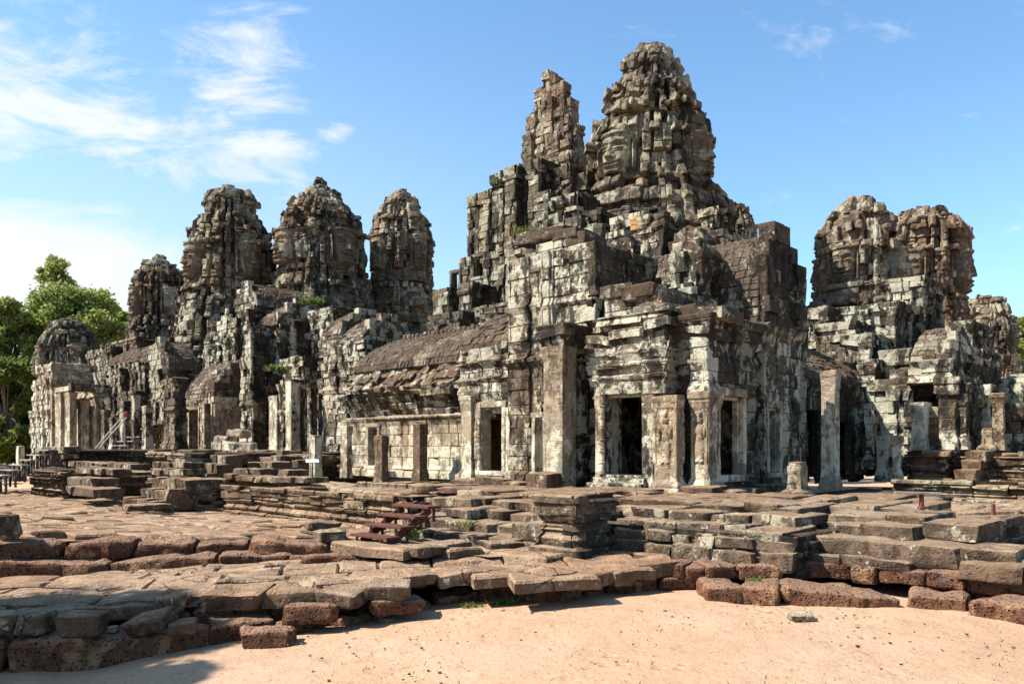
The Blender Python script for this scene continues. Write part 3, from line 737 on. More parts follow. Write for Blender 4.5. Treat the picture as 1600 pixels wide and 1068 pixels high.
# tall hall H with gable
uH = 3.7; vH1 = v_on(1187, uH); vH = v_on(1196, uH); uH1 = u_on(1251, vH)
zH0 = zy(505, uH, vH); zHr = zy(360, (uH + uH1) / 2, vH)
hH, fH = holeR(vH, 1197, 1217, 637, 738, uH)
hw_ = MB()
mass(hw_, uH, uH1, vH, vH + 5.2, PZ, zH0, mould(PZ, zH0, .1, .1, .35, .3), ch=.36, bw=.48, faces='LR', hR=[(max(.02, hH[0]), hH[1], hH[2], hH[3])], jit=.02, res=(4, 3))
gh_ = MB(); gable(gh_, uH, uH1 + .1, vH, zH0, zH0 + .1, zHr, 'v', power=4.2, thick=.4, ch=.34, bw=.45, boff=lambda s, t: np.where(np.abs(s / (uH1 - uH) - .5) > .36, .10, 0))
# blind panel behind the opening, so that the window reads as a deep niche
hw_.build('gabled_wall', M['stone'], pav); gh_.build('gable', M['algae_shade'], pav)
vault(rf, uH, uH1, vH + .12, vH + 5.2, zH0, zHr - .05, 'v', power=3.4, ch=.2, bw=.22, ridges=.02, jit=.007, tilt=.01)
f2 = MB(); frameR(f2, vH, fH[0] + .12, fH[1], fH[2], fH[3], w=.12, proud=.04, depth=.25); f2.build('window_frame', M['pale'], pav)
# right end buttress of the gable, rough
mass(bk_, uH1 - .05, uH1 + .9, vH + .25, vH + 3.5, PZ, zy(440, uH1, vH), None, ch=.34, bw=.5, faces='LR', ruin=.6)
# main upper wall M
uM = .6; vM1 = v_on(793, uM); vM = v_on(930, uM); zM = zy(376, uM, vM)
mw = MB(); k_ = [zy(y, uM, vM) for y in (560, 548, 470, 460, 415)]
hM, fM = holeL(uM, 838, 850, 652, 737, vM1)
mprof = [(PZ, .1), (PZ + .25, .1), (PZ + .27, 0), (k_[0], 0), (k_[0] + .03, .1), (k_[1], .12), (k_[1] + .03, 0), (k_[2], 0), (k_[2] + .02, .05), (k_[3], .06), (k_[3] + .02, 0), (zM, .02)]
LM = vM1 - vM
mass(mw, uM, uM + 2.4, vM, vM1, PZ, zM, mprof, mbR=bk_, ch=.33, bw=.5, hL=[hM], hR=[(.15, 2.25, PZ + .02, 3.0)], ruin=.3, rp=.5, res=(4, 3),
     boff=lambda s, t: np.where((t > 2.2) & (np.abs(s - LM * .33) < LM * .07), -.07, 0) + np.where((t > 2.2) & (np.abs(s - LM * .47) < LM * .05), .06, 0) + np.where((t > 2) & (s > LM * .55) & (s < LM * .72), -.05, 0),
     sbreaks=[LM * .26, LM * .4, LM * .42, LM * .52, LM * .55, LM * .72], relief=lambda s, t, P: .03 * vnoise(P * 5))
mass(mw, uM + .15, uM + 1.4, vM + .5, vM + 1.9, zM - .4, zM + .28, None, ch=.2, bw=.8, ruin=.12)
mass(mw, uM + .4, uM + 1.8, vM + 1.4, vM + 2.6, zM - .4, zM + .05, None, ch=.2, bw=.5, ruin=.15)
mw.build('upper_wall', M['stone'], pav)
for (px, y, L_, tl) in ((845, 374, .55, .2), (870, 366, .5, .25), (897, 372, .35, .1), (915, 378, .3, -.1), (975, 456, .45, .05), (1010, 462, .4, 0), (1030, 488, .4, .1), (1075, 490, .35, 0), (1120, 495, .35, 0)):
    u_ = uM + .5 if px < 930 else .5 if px < 1050 else uB + .5
    v_ = v_on(px, u_); c = uv(u_, v_); stone(rf, (c[0], c[1], zy(y, u_, v_)), *ax3(TH + math.pi / 2 + R(-.1, .1), L_, .4, .14, R(-.1, .1), tl * .3), .03, .03, 6, .1)
f3 = MB(); frameL(f3, uM, *fM, w=.10, proud=.06, depth=.4); f3.build('window_frame', M['pale'], pav)
# pilaster porch Q in front of the main wall
uQ = -.55; a_, b_ = v_on(849, uQ), v_on(881, uQ); uQ1 = u_on(919, b_); zQ = zy(506, uQ, b_)
qm = MB()
zq0 = zy(541, uQ, b_); mass(qm, uQ, uQ1 - .1, b_, a_, zq0, zQ, [(zq0, 0), (zy(535, uQ, b_), .03), (zy(530, uQ, b_), .08), (zy(522, uQ, b_), .1), (zy(520, uQ, b_), .05), (zy(512, uQ, b_), .14), (zQ, .16)], ch=.2, bw=.4, faces='LRT', ruin=.1, mbR=bk_)
uq2 = uQ + .8; q0, q1 = v_on(908, uq2), v_on(891, uq2); mass(qm, uq2, uQ1 + .3, q0, q1, PZ - .1, zq0 + .05, mould(PZ - .1, zq0 + .05, .08, .06, .4, .3), ch=.28, bw=.5, faces='LRT', mbR=bk_)
qm.build('pilaster', M['stone'], pav)
pm = MB(); pillar(pm, uQ - .02, uQ + .36, b_ + .02, a_ - .02, PZ - .1, zq0 + .01, .06, .05); box(pm, uQ + .36, uQ + .62, b_ + .16, a_ + .05, PZ - .1, zq0, .02, .02); pm.build('pilaster', M['pale'], pav)
# left bay N with doorway
uN = 1.05; vN1 = v_on(719, uN); vN = v_on(838, uN); zN = zy(548, uN, vN1)
nb = MB(); hN, fN = holeL(uN, 753, 786, 636, 735, vN1)
kN = [zy(y, uN, vN1) for y in (625, 612, 600, 575, 565)]
mass(nb, uN, uN + 3.2, vN, vN1, PZ, zN, [(PZ, .1), (PZ + .2, .1), (PZ + .22, 0), (kN[0], 0), (kN[0] + .02, .07), (kN[1], .08), (kN[1] + .02, .04), (kN[2], .05), (kN[2] + .02, .12), (kN[2] + .1, .13), (kN[2] + .14, 0), (kN[3], 0), (kN[3] + .03, .1), (kN[4], .14), (kN[4] + .03, .03), (zN, .05)], ch=.3, bw=.45, hL=[hN], skip='F', ruin=.3, rp=.6, res=(4, 3), relief=lambda s, t, P: .02 * vnoise(P * 7))
box(nb, uN + .02, 1.95, vN1 - .14, vN1 - .01, PZ, zN - .25, .02, .01); nb.build('side_bay_wall', M['stone'], pav)
f4 = MB(); frameL(f4, uN, *fN, w=.12, proud=.06, depth=.28)
box(f4, uN + .9, uN + 1.0, fN[0] - .1, fN[0] + (fN[1] - fN[0]) * .42, PZ, fN[3], .02, .01); f4.build('door_frame', M['pale'], pav)
pil(uN - .14, uN + .2, 721, 736, 618, rel=False, base=.07, cap=.06)
pil(uN - .05, uN + .2, 738, 751, 630, base=.03, cap=.02)
pil(uN - .22, uN + .25, 790, 816, 636, rel=False, base=.08, cap=.03)
vault(rf, uN + .1, uN + 3.2, vN + .3, vN1, zN - .1, zy(490, uN + 1.6, vN1), 'v', power=1.8, ch=.2, bw=.26)
bk_.build('algae_shade_wall', M['algae_shade'], pav); rf.build('stone_roof', M['roof'], pav); wl.build('porch_walls', M['stone'], pav)  # right-facing walls: real black crust plus shade painted into the colour
# plinth courses under the pavilion
pb = MB()
for (u0, v0, v1, z0, z1) in ((-.45, -.35, v_on(740, -.45), .62, .80), (-.8, -.6, v_on(700, -.8), .5, .66)):
    mass(pb, u0, 6, v0, v1, z0, z1, mould(z0, z1, 0, 0), ch=.2, bw=.7, jit=.05)
for (px, u_, w_, z_) in ((735, .55, .45, .12), (775, .5, .55, .16), (812, .35, .3, .12), (850, -.9, .28, .30), (858, -.75, .25, .2), (905, -.7, .35, .1), (1085, .15, .55, .16), (1125, .5, .5, .13), (1160, 1.2, .4, .12), (1000, -.75, .35, .1), (960, -.7, .4, .12), (1205, 2.3, .4, .15)):
    v_ = v_on(px, u_); c = uv(u_, v_); stone(pb, (c[0], c[1], PZ - .06 + z_ / 2), *ax3(TH + math.pi / 2 + R(-.08, .08), w_, .28, z_, R(-.06, .06), R(-.05, .05)), .03, .02, 6, .08)
pb.build('plinth', M['terrace'], pav)

# ------------------------------------------------------------------ gallery left of the pavilion
uG = 1.9; vG1 = v_on(548, uG); vG0 = v_on(722, uG); vm = v_on(650, uG)
gal = thing('vaulted_gallery', 'low stone gallery with a long brown vaulted roof, left of the corner pavilion', 'gallery', (*uv(uG + 1, (vG0 + vG1) / 2), PZ))
gz = lambda y: zy(y, uG, vm)
gw = MB(); zW = gz(650)
hs = [holeL(uG, 577, 591, 667, 727, vG1), holeL(uG, 661, 669, 662, 742, vG1)]
mass(gw, uG, uG + 2.6, vG0 - .3, vG1, PZ, zW, [(PZ, .08), (PZ + .2, .08), (PZ + .22, .03), (PZ + .34, .03), (PZ + .36, 0), (gz(659), 0), (gz(658), .06), (gz(655), .07), (gz(654.5), .03), (gz(652.5), .11), (zW, .13)], ch=.33, bw=.45, hL=[hs[0][0]], faces='L', skip='R', jit=.012, res=(4, 3))
gw.build('gallery_wall', M['pale'], gal)
gf = MB(); frameL(gf, uG, *hs[0][1], w=.12, proud=.05, depth=.4); gf.build('door_frame', M['pale'], gal)
gr = MB(); zr_ = zy(517, uG + 1.7, vm)
# sagging corbelled eave, then a sloping band, then the vault
pt_z = [zW, gz(646), gz(628), gz(612), gz(604), gz(599), gz(588), gz(577), gz(572)]
pt_o = [-.05, .0, .18, .42, .50, .46, .22, .0, -.02]
ln = np.concatenate([[0], np.cumsum(np.hypot(np.diff(pt_o), np.diff(pt_z)))])
S_, L_ = wall_S(uv(uG, vG1), uv(uG, vG0), ln, pt_o, pt_z)
masonry(gr, S_, 0, L_, 0, ln[-1], ch=.24, bw=.4, jit=.035, tilt=.04, res=(4, 3), depth=.18, rough=.02, keep=lambda s, t, r: ~((np.abs(t - ln[4]) < .14) & (r < .35)), tbreaks=[ln[4]])
sheet(gr, S_, 0, L_, 0, ln[-1], -.1, 2, 12)
gr.build('eave', M['stone'], gal)
gv = MB(); vault(gv, uG + .0, uG + 3.6, vG0 - .6, vG1 - .2, gz(573), zr_, 'v', power=1.75, ch=.19, bw=.22, eave=.04, ridges=.03, jit=.006, tilt=.008)
Lr = vG1 - vG0
for i in range(26):
    c = uv(uG + 1.8, vG0 - .5 + Lr * i / 26); stone(gv, (c[0], c[1], zr_ + .02), *ax3(TH, .12, .1, .12 * R(.6, 1.2)), .05, .02, 4, .1)
gv.build('vaulted_roof', M['roof'], gal)

# ------------------------------------------------------------------ central massif and its towers
def pieces(name, label, cat, mat, lst, loc, group=None, part='wall', ruin=.35, ch=.29, bw=.36):
    """a building made of stepped masses; each: (u0, pxl, pxr, y top, z0, du, cap, roof)"""
    r = thing(name, label, cat, loc, group)
    for it in lst:
        m_ = MB(); rr = MB(); mr = MB()
        u0, pl_, pr_, yt, z0, du = it[:6]; cap = it[6] if len(it) > 6 else .08; roof = it[7] if len(it) > 7 else None
        v1, v0 = v_on(pl_, u0), v_on(pr_, u0); z1 = zy(yt, u0, v0)
        if z0 is None: z0 = PZ
        pr = mould(z0, z1, .1, cap, .4, .5); nz_ = max(1, int((z1 - z0) / 1.6))
        if z1 - z0 > 2.2:      # a string course or two
            zz = z0 + (z1 - z0) * R(.45, .6); pr = sorted(pr + [(zz, 0), (zz + .03, .07), (zz + .2, .09), (zz + .23, 0)])
        ruin_ = it[8] if len(it) > 8 else ruin
        hl = []
        for h in (it[9] if len(it) > 9 else ()):
            hh, ff = holeL(u0, *h, v1); hl.append(hh); frameL(m_, u0, *ff, w=.12, proud=.05, depth=.4)
        ph = R(0, 9); pw_ = R(.8, 1.3); wv = v1 - v0
        mass(m_, u0, u0 + du, v0, v1, z0, z1, pr, ch=ch, bw=bw, hL=hl, mbR=mr if mat != 'pale' else None, ruin=ruin_, rp=.55, jit=.02, rough=.02, boff=lambda s, t: np.where((s / pw_ + ph) % 1 < .42, .075, 0) - np.where(((s / pw_ + ph) % 1 > .62) & ((s / pw_ + ph) % 1 < .78) & (np.sin(t * 2.1 + ph) > 0), .10, 0), topch=.5, topbw=.6,
             relief=lambda s, t, P: .05 * vnoise(P * 1.7) + .035 * vnoise(P * 4.5))
        if roof == 'v': vault(rr, u0, u0 + du, v0, v1, z1 - .05, z1 + du * .42, 'v'); gable(m_, u0, u0 + du, v0 + .02, z1 - .05, z1, z1 + du * .46, 'v')
        if roof == 'u':
            vault(rr, u0, u0 + du, v0, v1, z1 - .05, z1 + (v1 - v0) * .55, 'u', power=2.); gable(m_, v0, v1, u0, z1 - .05, z1, z1 + (v1 - v0) * .62, 'u', power=2.)
        m_.build(part, M[mat], r)
        if mr.n: mr.build('moss_shade_wall', M['algae_shade'], r)  # every right-facing side darkened: painted shade mixed with moss
        if rr.n: rr.build('vaulted_roof', M['roof'], r)
    return r
pieces('temple_massif', 'stepped stone massif of ribbed pylons below the thin spire, left of the tallest tower', 'temple', 'tower', [
    (11., 731, 746, 302, 3, 2.5, .1, None, .8), (10.7, 749, 765, 296, 3, 3, .1, None, .8), (10.6, 768, 786, 268, 3, 3, .12, None, .9), (10.4, 790, 806, 258, 3, 3, .12, None, .9), (10.9, 803, 822, 254, 3, 4, .12, None, .8), (10.6, 826, 843, 246, 3, 4, .12, None, .9), (11.5, 840, 862, 262, 3, 4, .1, None, .8), (11.2, 866, 888, 256, 3, 3, .1, None, .9), (11.6, 892, 915, 268, 3, 3, .1, None, .8), (9.9, 842, 858, 296, 3, 3, .1, None, .7), (9.6, 864, 880, 304, 3, 3, .1, None, .7), (9.7, 886, 900, 300, 3, 3, .1, None, .7), (9.2, 860, 880, 330, 3, 3, .1, None, .6), (9.0, 886, 906, 336, 3, 3, .1, None, .6), (9.2, 912, 935, 326, 3, 3, .1, None, .6), (12.4, 736, 840, 318, 3, 3, .05),
    (9.8, 724, 790, 388, 2, 3, .12, None, .4, [(741, 756, 401, 432)]), (8.2, 718, 735, 440, 2, 2, .1), (8.6, 792, 850, 365, 2, 3, .1), (8.2, 730, 800, 470, 2, 2, .1), (7.6, 670, 720, 485, 2, 3, .08),
    (8.4, 860, 940, 350, 2, 4, .1), (9., 930, 1000, 372, 2, 3, .1), (10, 676, 701, 448, 2, 2.2, .05, None, .6)], (*uv(12, 12), 2.))
# small free-standing window frame on the sky line
wf = thing('ruined_window', 'empty stone window frame standing alone against the sky, left of the stepped massif', 'window frame', (*uv(12, v_on(710, 12)), zy(470, 12, v_on(710, 12))))
m_ = MB(); va, vb = v_on(702, 12), v_on(719, 12)
for (v0, v1, y0, y1) in ((va - .14, va, 480, 423), (vb, vb + .14, 480, 423), (vb - .02, va + .02, 424, 419), (vb - .02, va + .02, 480, 460)): box(m_, 12, 12.4, min(v0, v1), max(v0, v1), zy(y0, 12, vb), zy(y1, 12, vb), .02, .02)
m_.build('frame', M['tower'], wf)
tower('face_tower', 'tallest tower with a large carved face turned left, above the corner pavilion', 1016, 33, [(480, 170), (425, 160), (400, 152), (372, 144), (350, 136), (330, 126), (308, 112), (298, 100), (260, 98), (225, 96), (200, 90), (175, 80), (150, 67), (125, 54), (108, 46), (98, 40)], (300, 236), mat='tower',
      cornices=(308, 345, 398, 222, 190, 160, 130), crown=((102, 48, 12, 14, 0), (91, 36, 10, 12, 0), (82, 24, 7, 12, 0), (77, 12, 3, 10, 0)), ch=.36, bw=.40, seed=1, res=(4, 3))
pieces('tower_porch', 'cluster of stepped niches and porches at the foot of the tallest tower', 'porch', 'stone', [
    (7.2, 935, 985, 390, 3, 2.5, .1, 'u'), (6.6, 1003, 1032, 332, 3, 1.2, .12), (6.2, 1055, 1092, 372, 3, 2.5, .1, 'u'), (7.6, 1090, 1108, 350, 3, 1.2, .1), (7.2, 1100, 1128, 385, 3, 1.2, .1, 'u'), (6.6, 1036, 1052, 400, 3, 2, .05), (8.6, 958, 1003, 330, 3, 2, .1), (8.6, 1096, 1118, 322, 3, 1., .12), (5.2, 1000, 1050, 452, 2, 2, .1), (7, 890, 940, 380, 3, 2, .1)], (*uv(7, 6), 3.))
oc = thing('orange_stone', 'bright orange freshly exposed stone in a niche below the large carved face', 'stone', (*uv(6.5, v_on(995, 6.5)), zy(350, 6.5, v_on(995, 6.5))))
m_ = MB(); c = uv(6.85, v_on(999, 6.85))
for y, q in ((345, .20), (337, .17), (353, .22)): stone(m_, (c[0], c[1], zy(y, 6.6, v_on(998, 6.6))), *ax3(TH, .2, q, .075), .02, .015, 5, .08)
m_.build('blocks', M['ochre'], oc)
pieces('corner_turret', 'carved stone turret with a broken niche standing on the porch roof beside the hall roof', 'turret', 'stone', [(2.7, 1052, 1090, 392, 3.4, 1.0, .1, 'u', .2), (2.3, 1066, 1082, 440, 3.2, .5, .06), (2.9, 1030, 1056, 430, 3.2, 1., .08), (2.1, 990, 1040, 462, 3.0, 1., .08)], (*uv(3, .8), 3.3))
tower('ruined_spire', 'thin ragged spire of broken pylons behind the tallest tower, no carved face', 866, 44, [(300, 54), (262, 48), (250, 42), (205, 38), (190, 33), (160, 26), (142, 20), (130, 8)], None, mat='warmtower', cornices=(250, 185), ch=.4, bw=.42, ribs=1.7, jit=.09, topcut=3, seed=2, res=(3, 3))
sp = bpy.data.objects['ruined_spire']
for (pl_, pr_, yt, u_, du) in ((847, 858, 108, 18.2, .7), (861, 869, 116, 17.6, .6), (870, 881, 126, 17.2, .6), (882, 892, 152, 17.4, .6), (835, 846, 136, 18.6, 1.0), (822, 834, 178, 18.4, 1.), (850, 862, 150, 17.0, .9), (866, 880, 166, 16.6, .9), (880, 890, 176, 16.6, .6), (893, 901, 192, 16.8, .6), (838, 850, 196, 17.2, .9), (854, 872, 206, 16.2, .8), (876, 890, 214, 16.0, .7), (816, 830, 206, 17.8, 1.), (897, 905, 228, 16.6, .6)):
    m_ = MB(); v1, v0 = v_on(pl_, u_), v_on(pr_, u_); z0_, z1_ = zy(290, u_, v0), zy(yt, u_, v0)
    mass(m_, u_, u_ + du, v0, v1, z0_, z1_, sorted(mould(z0_, z1_, .0, .06, .4, .4) + [(z0_ + (z1_ - z0_) * .55, 0), (z0_ + (z1_ - z0_) * .55 + .05, .08), (z0_ + (z1_ - z0_) * .55 + .3, .09), (z0_ + (z1_ - z0_) * .55 + .33, 0)]), ch=.34, bw=.34, ruin=.7, rp=.6, jit=.04, relief=lambda s, t, P: .06 * vnoise(P * 2.1) + .03 * vnoise(P * 5))
    m_.build('pylon', M['warmtower'], sp)
tower('far_tower', 'small round top of a distant tower peeping over the roof right of the tallest tower', 1150, 52, [(420, 34), (362, 32), (345, 29), (333, 22)], None, mat='tower', cornices=(345,), crown=((331, 22, 8, 8, 0), (324, 14, 5, 8, 0)), ch=.36, bw=.4, seed=3)
# ------------------------------------------------------------------ face towers of the left wing
tower('face_tower', 'broad dark tower with a profile face and a stone finial, highest of the left wing', 501, 45, [(640, 98), (570, 96), (520, 90), (478, 82), (452, 74), (438, 70), (425, 73), (400, 73), (370, 70), (345, 62), (325, 47), (312, 33)], (425, 372), mat='tower', cornices=(446, 350, 330),
      crown=((309, 32, 10, 12, 0), (300, 18, 6, 12, 0), (289, 8, 3, 14, 0), (282, 4, 2, 10, 0)), seed=4)
tower('face_tower', 'tall ribbed tower with square shoulders and flat finial slab, left of the broad dark tower', 361, 46, [(640, 100), (610, 98), (560, 94), (505, 85), (470, 76), (450, 71), (430, 70), (400, 68), (375, 64), (352, 52), (348, 46), (320, 42), (315, 36)], (446, 392), mat='tower', cornices=(455, 350, 318),
      crown=((311, 38, 7, 12, 0), (300, 14, 4, 12, 0)), ribs=1.6, topcut=2, seed=5)
tower('face_tower', 'slender tower with a clear profile face, right of the broad dark tower', 627, 48, [(620, 80), (530, 68), (490, 62), (465, 56), (440, 52), (425, 51), (395, 51), (370, 49), (350, 44), (330, 34), (318, 26)], (428, 376), mat='warmtower', cornices=(440, 345),
      crown=((315, 26, 10, 10, 0), (307, 16, 7, 9, 0), (302, 8, 3, 8, 0)), seed=6)
tower('face_tower', 'dark weathered tower with broken top leaning against the tall ribbed tower', 250, 55, [(700, 78), (600, 64), (540, 54), (505, 46), (490, 43), (470, 44), (450, 43), (430, 37), (420, 30)], (500, 455), mat='tower', cornices=(505, 440), crown=((415, 26, 6, 12, 0), (404, 8, 3, 9, 0)), ribs=1.4, topcut=1, seed=7)
tower('face_tower', 'low dark tower at the far end of the temple beside the trees', 108, 52, [(700, 56), (640, 54), (600, 52), (585, 48), (560, 46), (540, 43), (525, 36), (515, 30)], (592, 545), mat='tower', cornices=(600, 530), crown=((510, 27, 9, 10, 0), (503, 15, 5, 8, 0)), ribs=1.2, seed=8)
# ------------------------------------------------------------------ left wing buildings
Z2 = 1.75
pieces('ruined_chapel', 'ruined chapel with tiled vault and dark open porch, left of the gallery', 'chapel', 'stone', [
    (4.2, 506, 536, 520, 1, 2.5, .1, 'v'), (3.4, 533, 570, 530, 1, 2.2, .1, 'v'), (3.2, 536, 562, 556, 1, 1.5, .1), (4.6, 440, 475, 556, 4.2, 1.6, .12), (5.6, 475, 500, 560, 4.0, 1.4, .1), (5., 500, 535, 560, 1, 2., .1), (4.9, 500, 520, 590, 1, 2, .08), (3.2, 440, 456, 592, 1, .55, .1),
    (6.6, 420, 460, 500, 5, 3, .08), (7.4, 450, 520, 478, 3.6, 3., .1), (4.2, 556, 575, 600, .8, 1, .05), (8.6, 425, 520, 556, 1.2, 1.5, .1)], (*uv(4, 13), 1.5))
pieces('ruined_hall', 'tall ruined hall with split vault end and a pale pier, between the two chapels', 'hall', 'stone', [
    (4.2, 378, 394, 556, Z2 - .2, .7, .08), (4.9, 382, 396, 505, Z2, 1.2, .08), (5.5, 358, 388, 482, Z2, 2., .08), (6., 394, 436, 506, 5.3, 3., .1, 'v'), (6.2, 366, 400, 476, 5.6, 3., .1, 'u'), (5.2, 340, 368, 520, Z2, 2, .1, 'u'), (4.5, 332, 352, 576, Z2, 1.2, .1),
    (6, 300, 345, 545, Z2, 2, .1, None, .35, [(312, 322, 560, 612)]), (6.4, 270, 310, 520, Z2, 2, .1, 'u', .35, [(278, 288, 600, 690)]), (6.8, 255, 285, 545, Z2, 2, .1), (7.5, 270, 425, 492, Z2, 3., .1), (7.2, 425, 480, 520, Z2, 3., .1)], (*uv(5, 18), Z2))
lw = thing('side_chapel', 'low pale chapel with doorway and window under a curved half roof, left of the pier', 'chapel', (*uv(4.3, v_on(305, 4)), Z2))
m_ = MB(); u_ = 3.9; v1, v0 = v_on(289, u_), v_on(336, u_); h1, f1_ = holeL(u_, 297, 311, 640, 702, v1); h2, f2_ = holeL(u_, 321, 331, 630, 695, v1); zt = zy(622, u_, (v0 + v1) / 2)
mass(m_, u_, u_ + 2.2, v0, v1, Z2 - .1, zt, mould(Z2 - .1, zt, .06, .12, .3, .35), ch=.3, bw=.4, hL=[h1, h2], faces='LR')
m_.build('walls', M['pale'], lw); m_ = MB(); frameL(m_, u_, *f1_, w=.11, proud=.06); m_.build('door_frame', M['pale'], lw); m_ = MB(); frameL(m_, u_, *f2_, w=.11, proud=.06); m_.build('window_frame', M['pale'], lw)
m_ = MB(); vault(m_, u_, u_ + 3., v0, v1, zt, zy(560, u_ + 1.5, v0), 'v', power=1.7); gable(m_, u_, u_ + 3., v0 + .02, zt - .02, zt, zy(560, u_ + 1.5, v0), 'v', power=1.7); m_.build('half_roof', M['roof'], lw)
pieces('ruined_chapel', 'stepped chapel ruin with fluted vault stones, right of the low dark tower', 'chapel', 'tower', [
    (3., 205, 226, 565, Z2, 2, .1), (3.6, 168, 232, 560, 3.2, 2.4, .1, 'v'), (2.6, 186, 212, 610, Z2, 1.2, .1), (3., 150, 190, 575, 3.2, 2., .1), (4.4, 132, 175, 540, Z2, 2., .1, None, .35, [(161, 170, 652, 704)]), (5, 160, 215, 525, Z2, 2.5, .1),
    (2.4, 160, 178, 620, Z2, .6, .08), (4.6, 210, 262, 560, Z2, 2.5, .1, None, .35, [(214, 226, 640, 704), (240, 250, 632, 704)]), (3.2, 228, 262, 575, Z2, 1.5, .1, 'u'), (2.2, 256, 274, 590, Z2, .5, .1)], (*uv(3, 27), Z2))
pieces('end_porch', 'tall pale corner wall under the low dark tower at the far end', 'porch', 'pale', [
    (1.2, 52, 80, 590, 1.0, 2.2, .1), (1., 48, 66, 640, .8, .6, .1), (2., 58, 84, 566, 1, 3, .1), (2.2, 68, 150, 606, 4.6, 3, .1)], (*uv(1.5, 38), 1.))
def add_pillars(root, lst, z0):
    for u_, pl_, pr_, yt in lst:
        m_ = MB(); b, a = v_on(pr_, u_), v_on(pl_, u_); pillar(m_, u_, u_ + (a - b) * .7, b, a, z0, zy(yt, u_, b), .05, .03); m_.build('pillar', M['stone'], root)
ch_ = [o for o in bpy.data.objects if o.get('label', '').startswith('stepped chapel ruin')][0]
add_pillars(ch_, ((1.7, 158, 163, 640), (1.7, 171, 176, 652), (1.8, 187, 193, 626), (1.8, 205, 210, 618), (1.9, 222, 228, 634), (2.2, 262, 267, 640)), Z2 - .1)
c2_ = [o for o in bpy.data.objects if o.get('label', '').startswith('ruined chapel with tiled')][0]
add_pillars(c2_, ((4.3, 462, 468, 612), (4.3, 480, 486, 606), (4.5, 493, 498, 616)), 1.2)
# columns of the porches
def post(name, label, cat, u_, pxl, pxr, ytop, z0, mat='pale', base=.05, cap=.022, broken=False, group=None, dv=None, relief=None, taper=0., lean=0., R2=None):
    b, a = v_on(pxr, u_), v_on(pxl, u_); w_ = a - b; du = (u_on(R2, b) - u_) if R2 else (dv or w_ * .6); zt = zy(ytop, u_, b)
    c = uv(u_ + du / 2, (a + b) / 2); o = thing(name, label, cat, (c[0], c[1], z0), group)
    m_ = MB(); pillar(m_, u_, u_ + du, b, a, z0, zt, base, cap, broken=broken, taper=taper); m_.build('pillar_block', M[mat], o)
    if lean: o.rotation_euler = (0, rad(lean), 0)
    return o
o_ = thing('columned_porch', 'porch of four pale columns under a dark stone lintel at the far end', 'porch', (*uv(1.5, v_on(115, 1.2)), Z2))
for (u_, pl_, pr_, yt) in ((1., 86, 95, 612), (1., 101, 109, 612), (1.6, 118, 128, 625), (2.2, 142, 150, 622)):
    ep = MB(); b, a = v_on(pr_, u_), v_on(pl_, u_); pillar(ep, u_, u_ + .35, b, a, Z2 - .1, zy(yt, u_, b), .05, .05); ep.build('column', M['pale'], o_)
ep = MB()
mass(ep, .9, 1.4, v_on(111, .9), v_on(85, .9), zy(612, 1, v_on(100, 1)), zy(604, 1, v_on(100, 1)), None); mass(ep, .95, 3.6, v_on(111, .95) - .0, v_on(111, .95) + .4, zy(611, 1, v_on(110, 1)), zy(598, 1, v_on(110, 1)), None); ep.build('lintel', M['stone'], o_)
G = 'free standing pillars of the temple'
post('stone_pillar', 'mossy square pillar left of the doorway of the low pale chapel', 'pillar', 3.0, 236, 243, 628, Z2, 'stone', group=G)
post('stone_pillar', 'paired pillar with split top beside the doorway of the low pale chapel', 'pillar', 3.0, 251, 256, 626, Z2, 'stone', group=G)
post('stone_pillar', 'pale thin pillar just left of the doorway of the low pale chapel', 'pillar', 3.1, 269, 276, 632, Z2, group=G)
post('stone_pillar', 'thick white and green pillar in front of the dark porch of the ruined chapel', 'pillar', 3.4, 420, 433, 618, Z2 - .2, 'pale', group=G, dv=.4)
post('stone_pillar', 'tall narrow pillar standing at the front of the dark porch of the ruined chapel', 'pillar', 3.1, 446, 455, 596, Z2 - .2, group=G, dv=.4)
post('stone_pillar', 'slim pale jamb at the right end of the dark porch', 'pillar', 4.2, 504, 512, 624, 1.2, group=G)
post('stone_pillar', 'square pillar behind the white plaque with one dark side', 'pillar', -.9, 483, 492, 683, PZ, R2=503, group=G, base=.02, cap=.02, broken=True)
post('stone_pillar', 'thin white topped pillar at the left end of the gallery wall', 'pillar', .6, 532, 542, 666, PZ, R2=550, group=G, base=.02, cap=.03)
post('stone_pillar', 'short pillar in front of the gallery doorway, black right side', 'pillar', -.4, 585, 597, 684, PZ, 'terrace', R2=607, group=G, base=.03, cap=.02, broken=True)
post('stone_pillar', 'pillar standing against the middle of the gallery wall', 'pillar', .9, 645, 656, 662, PZ, 'terrace', R2=668, group=G, base=.04, cap=.0)
post('stone_pillar', 'tall patched pillar right of the gabled hall, lit on its left side', 'pillar', 3.6, 1283, 1305, 579, PZ, 'pale', R2=1312, group=G, base=.06, cap=.025)
post('stone_pillar', 'short moulded pillar stump on the terrace edge, right of the gabled hall', 'pillar', .4, 1228, 1252, 728, PZ + .0, 'terrace', R2=1264, group=G, base=.10, cap=.02, broken=True, taper=.06)
post('stone_pillar', 'pale pillar in the shade, right one of a low pair', 'pillar', 6.5, 1394, 1406, 682, 1.0, group=G, cap=.05)
post('stone_pillar', 'grey pillar in the shade, left one of a low pair', 'pillar', 6.7, 1370, 1386, 682, 1.0, 'stone', group=G)
post('stone_pillar', 'white blotched pillar at the left corner of the right porch', 'pillar', 8.2, 1424, 1443, 628, Z2, group=G, dv=.6)
post('stone_pillar', 'brown square pillar second from the left on the right porch', 'pillar', 8.6, 1449, 1465, 636, Z2, 'terrace', group=G)
post('stone_pillar', 'tall brown pillar near the right edge behind the stump', 'pillar', 9.4, 1550, 1568, 614, Z2, 'terrace', group=G, base=.05, cap=.06)
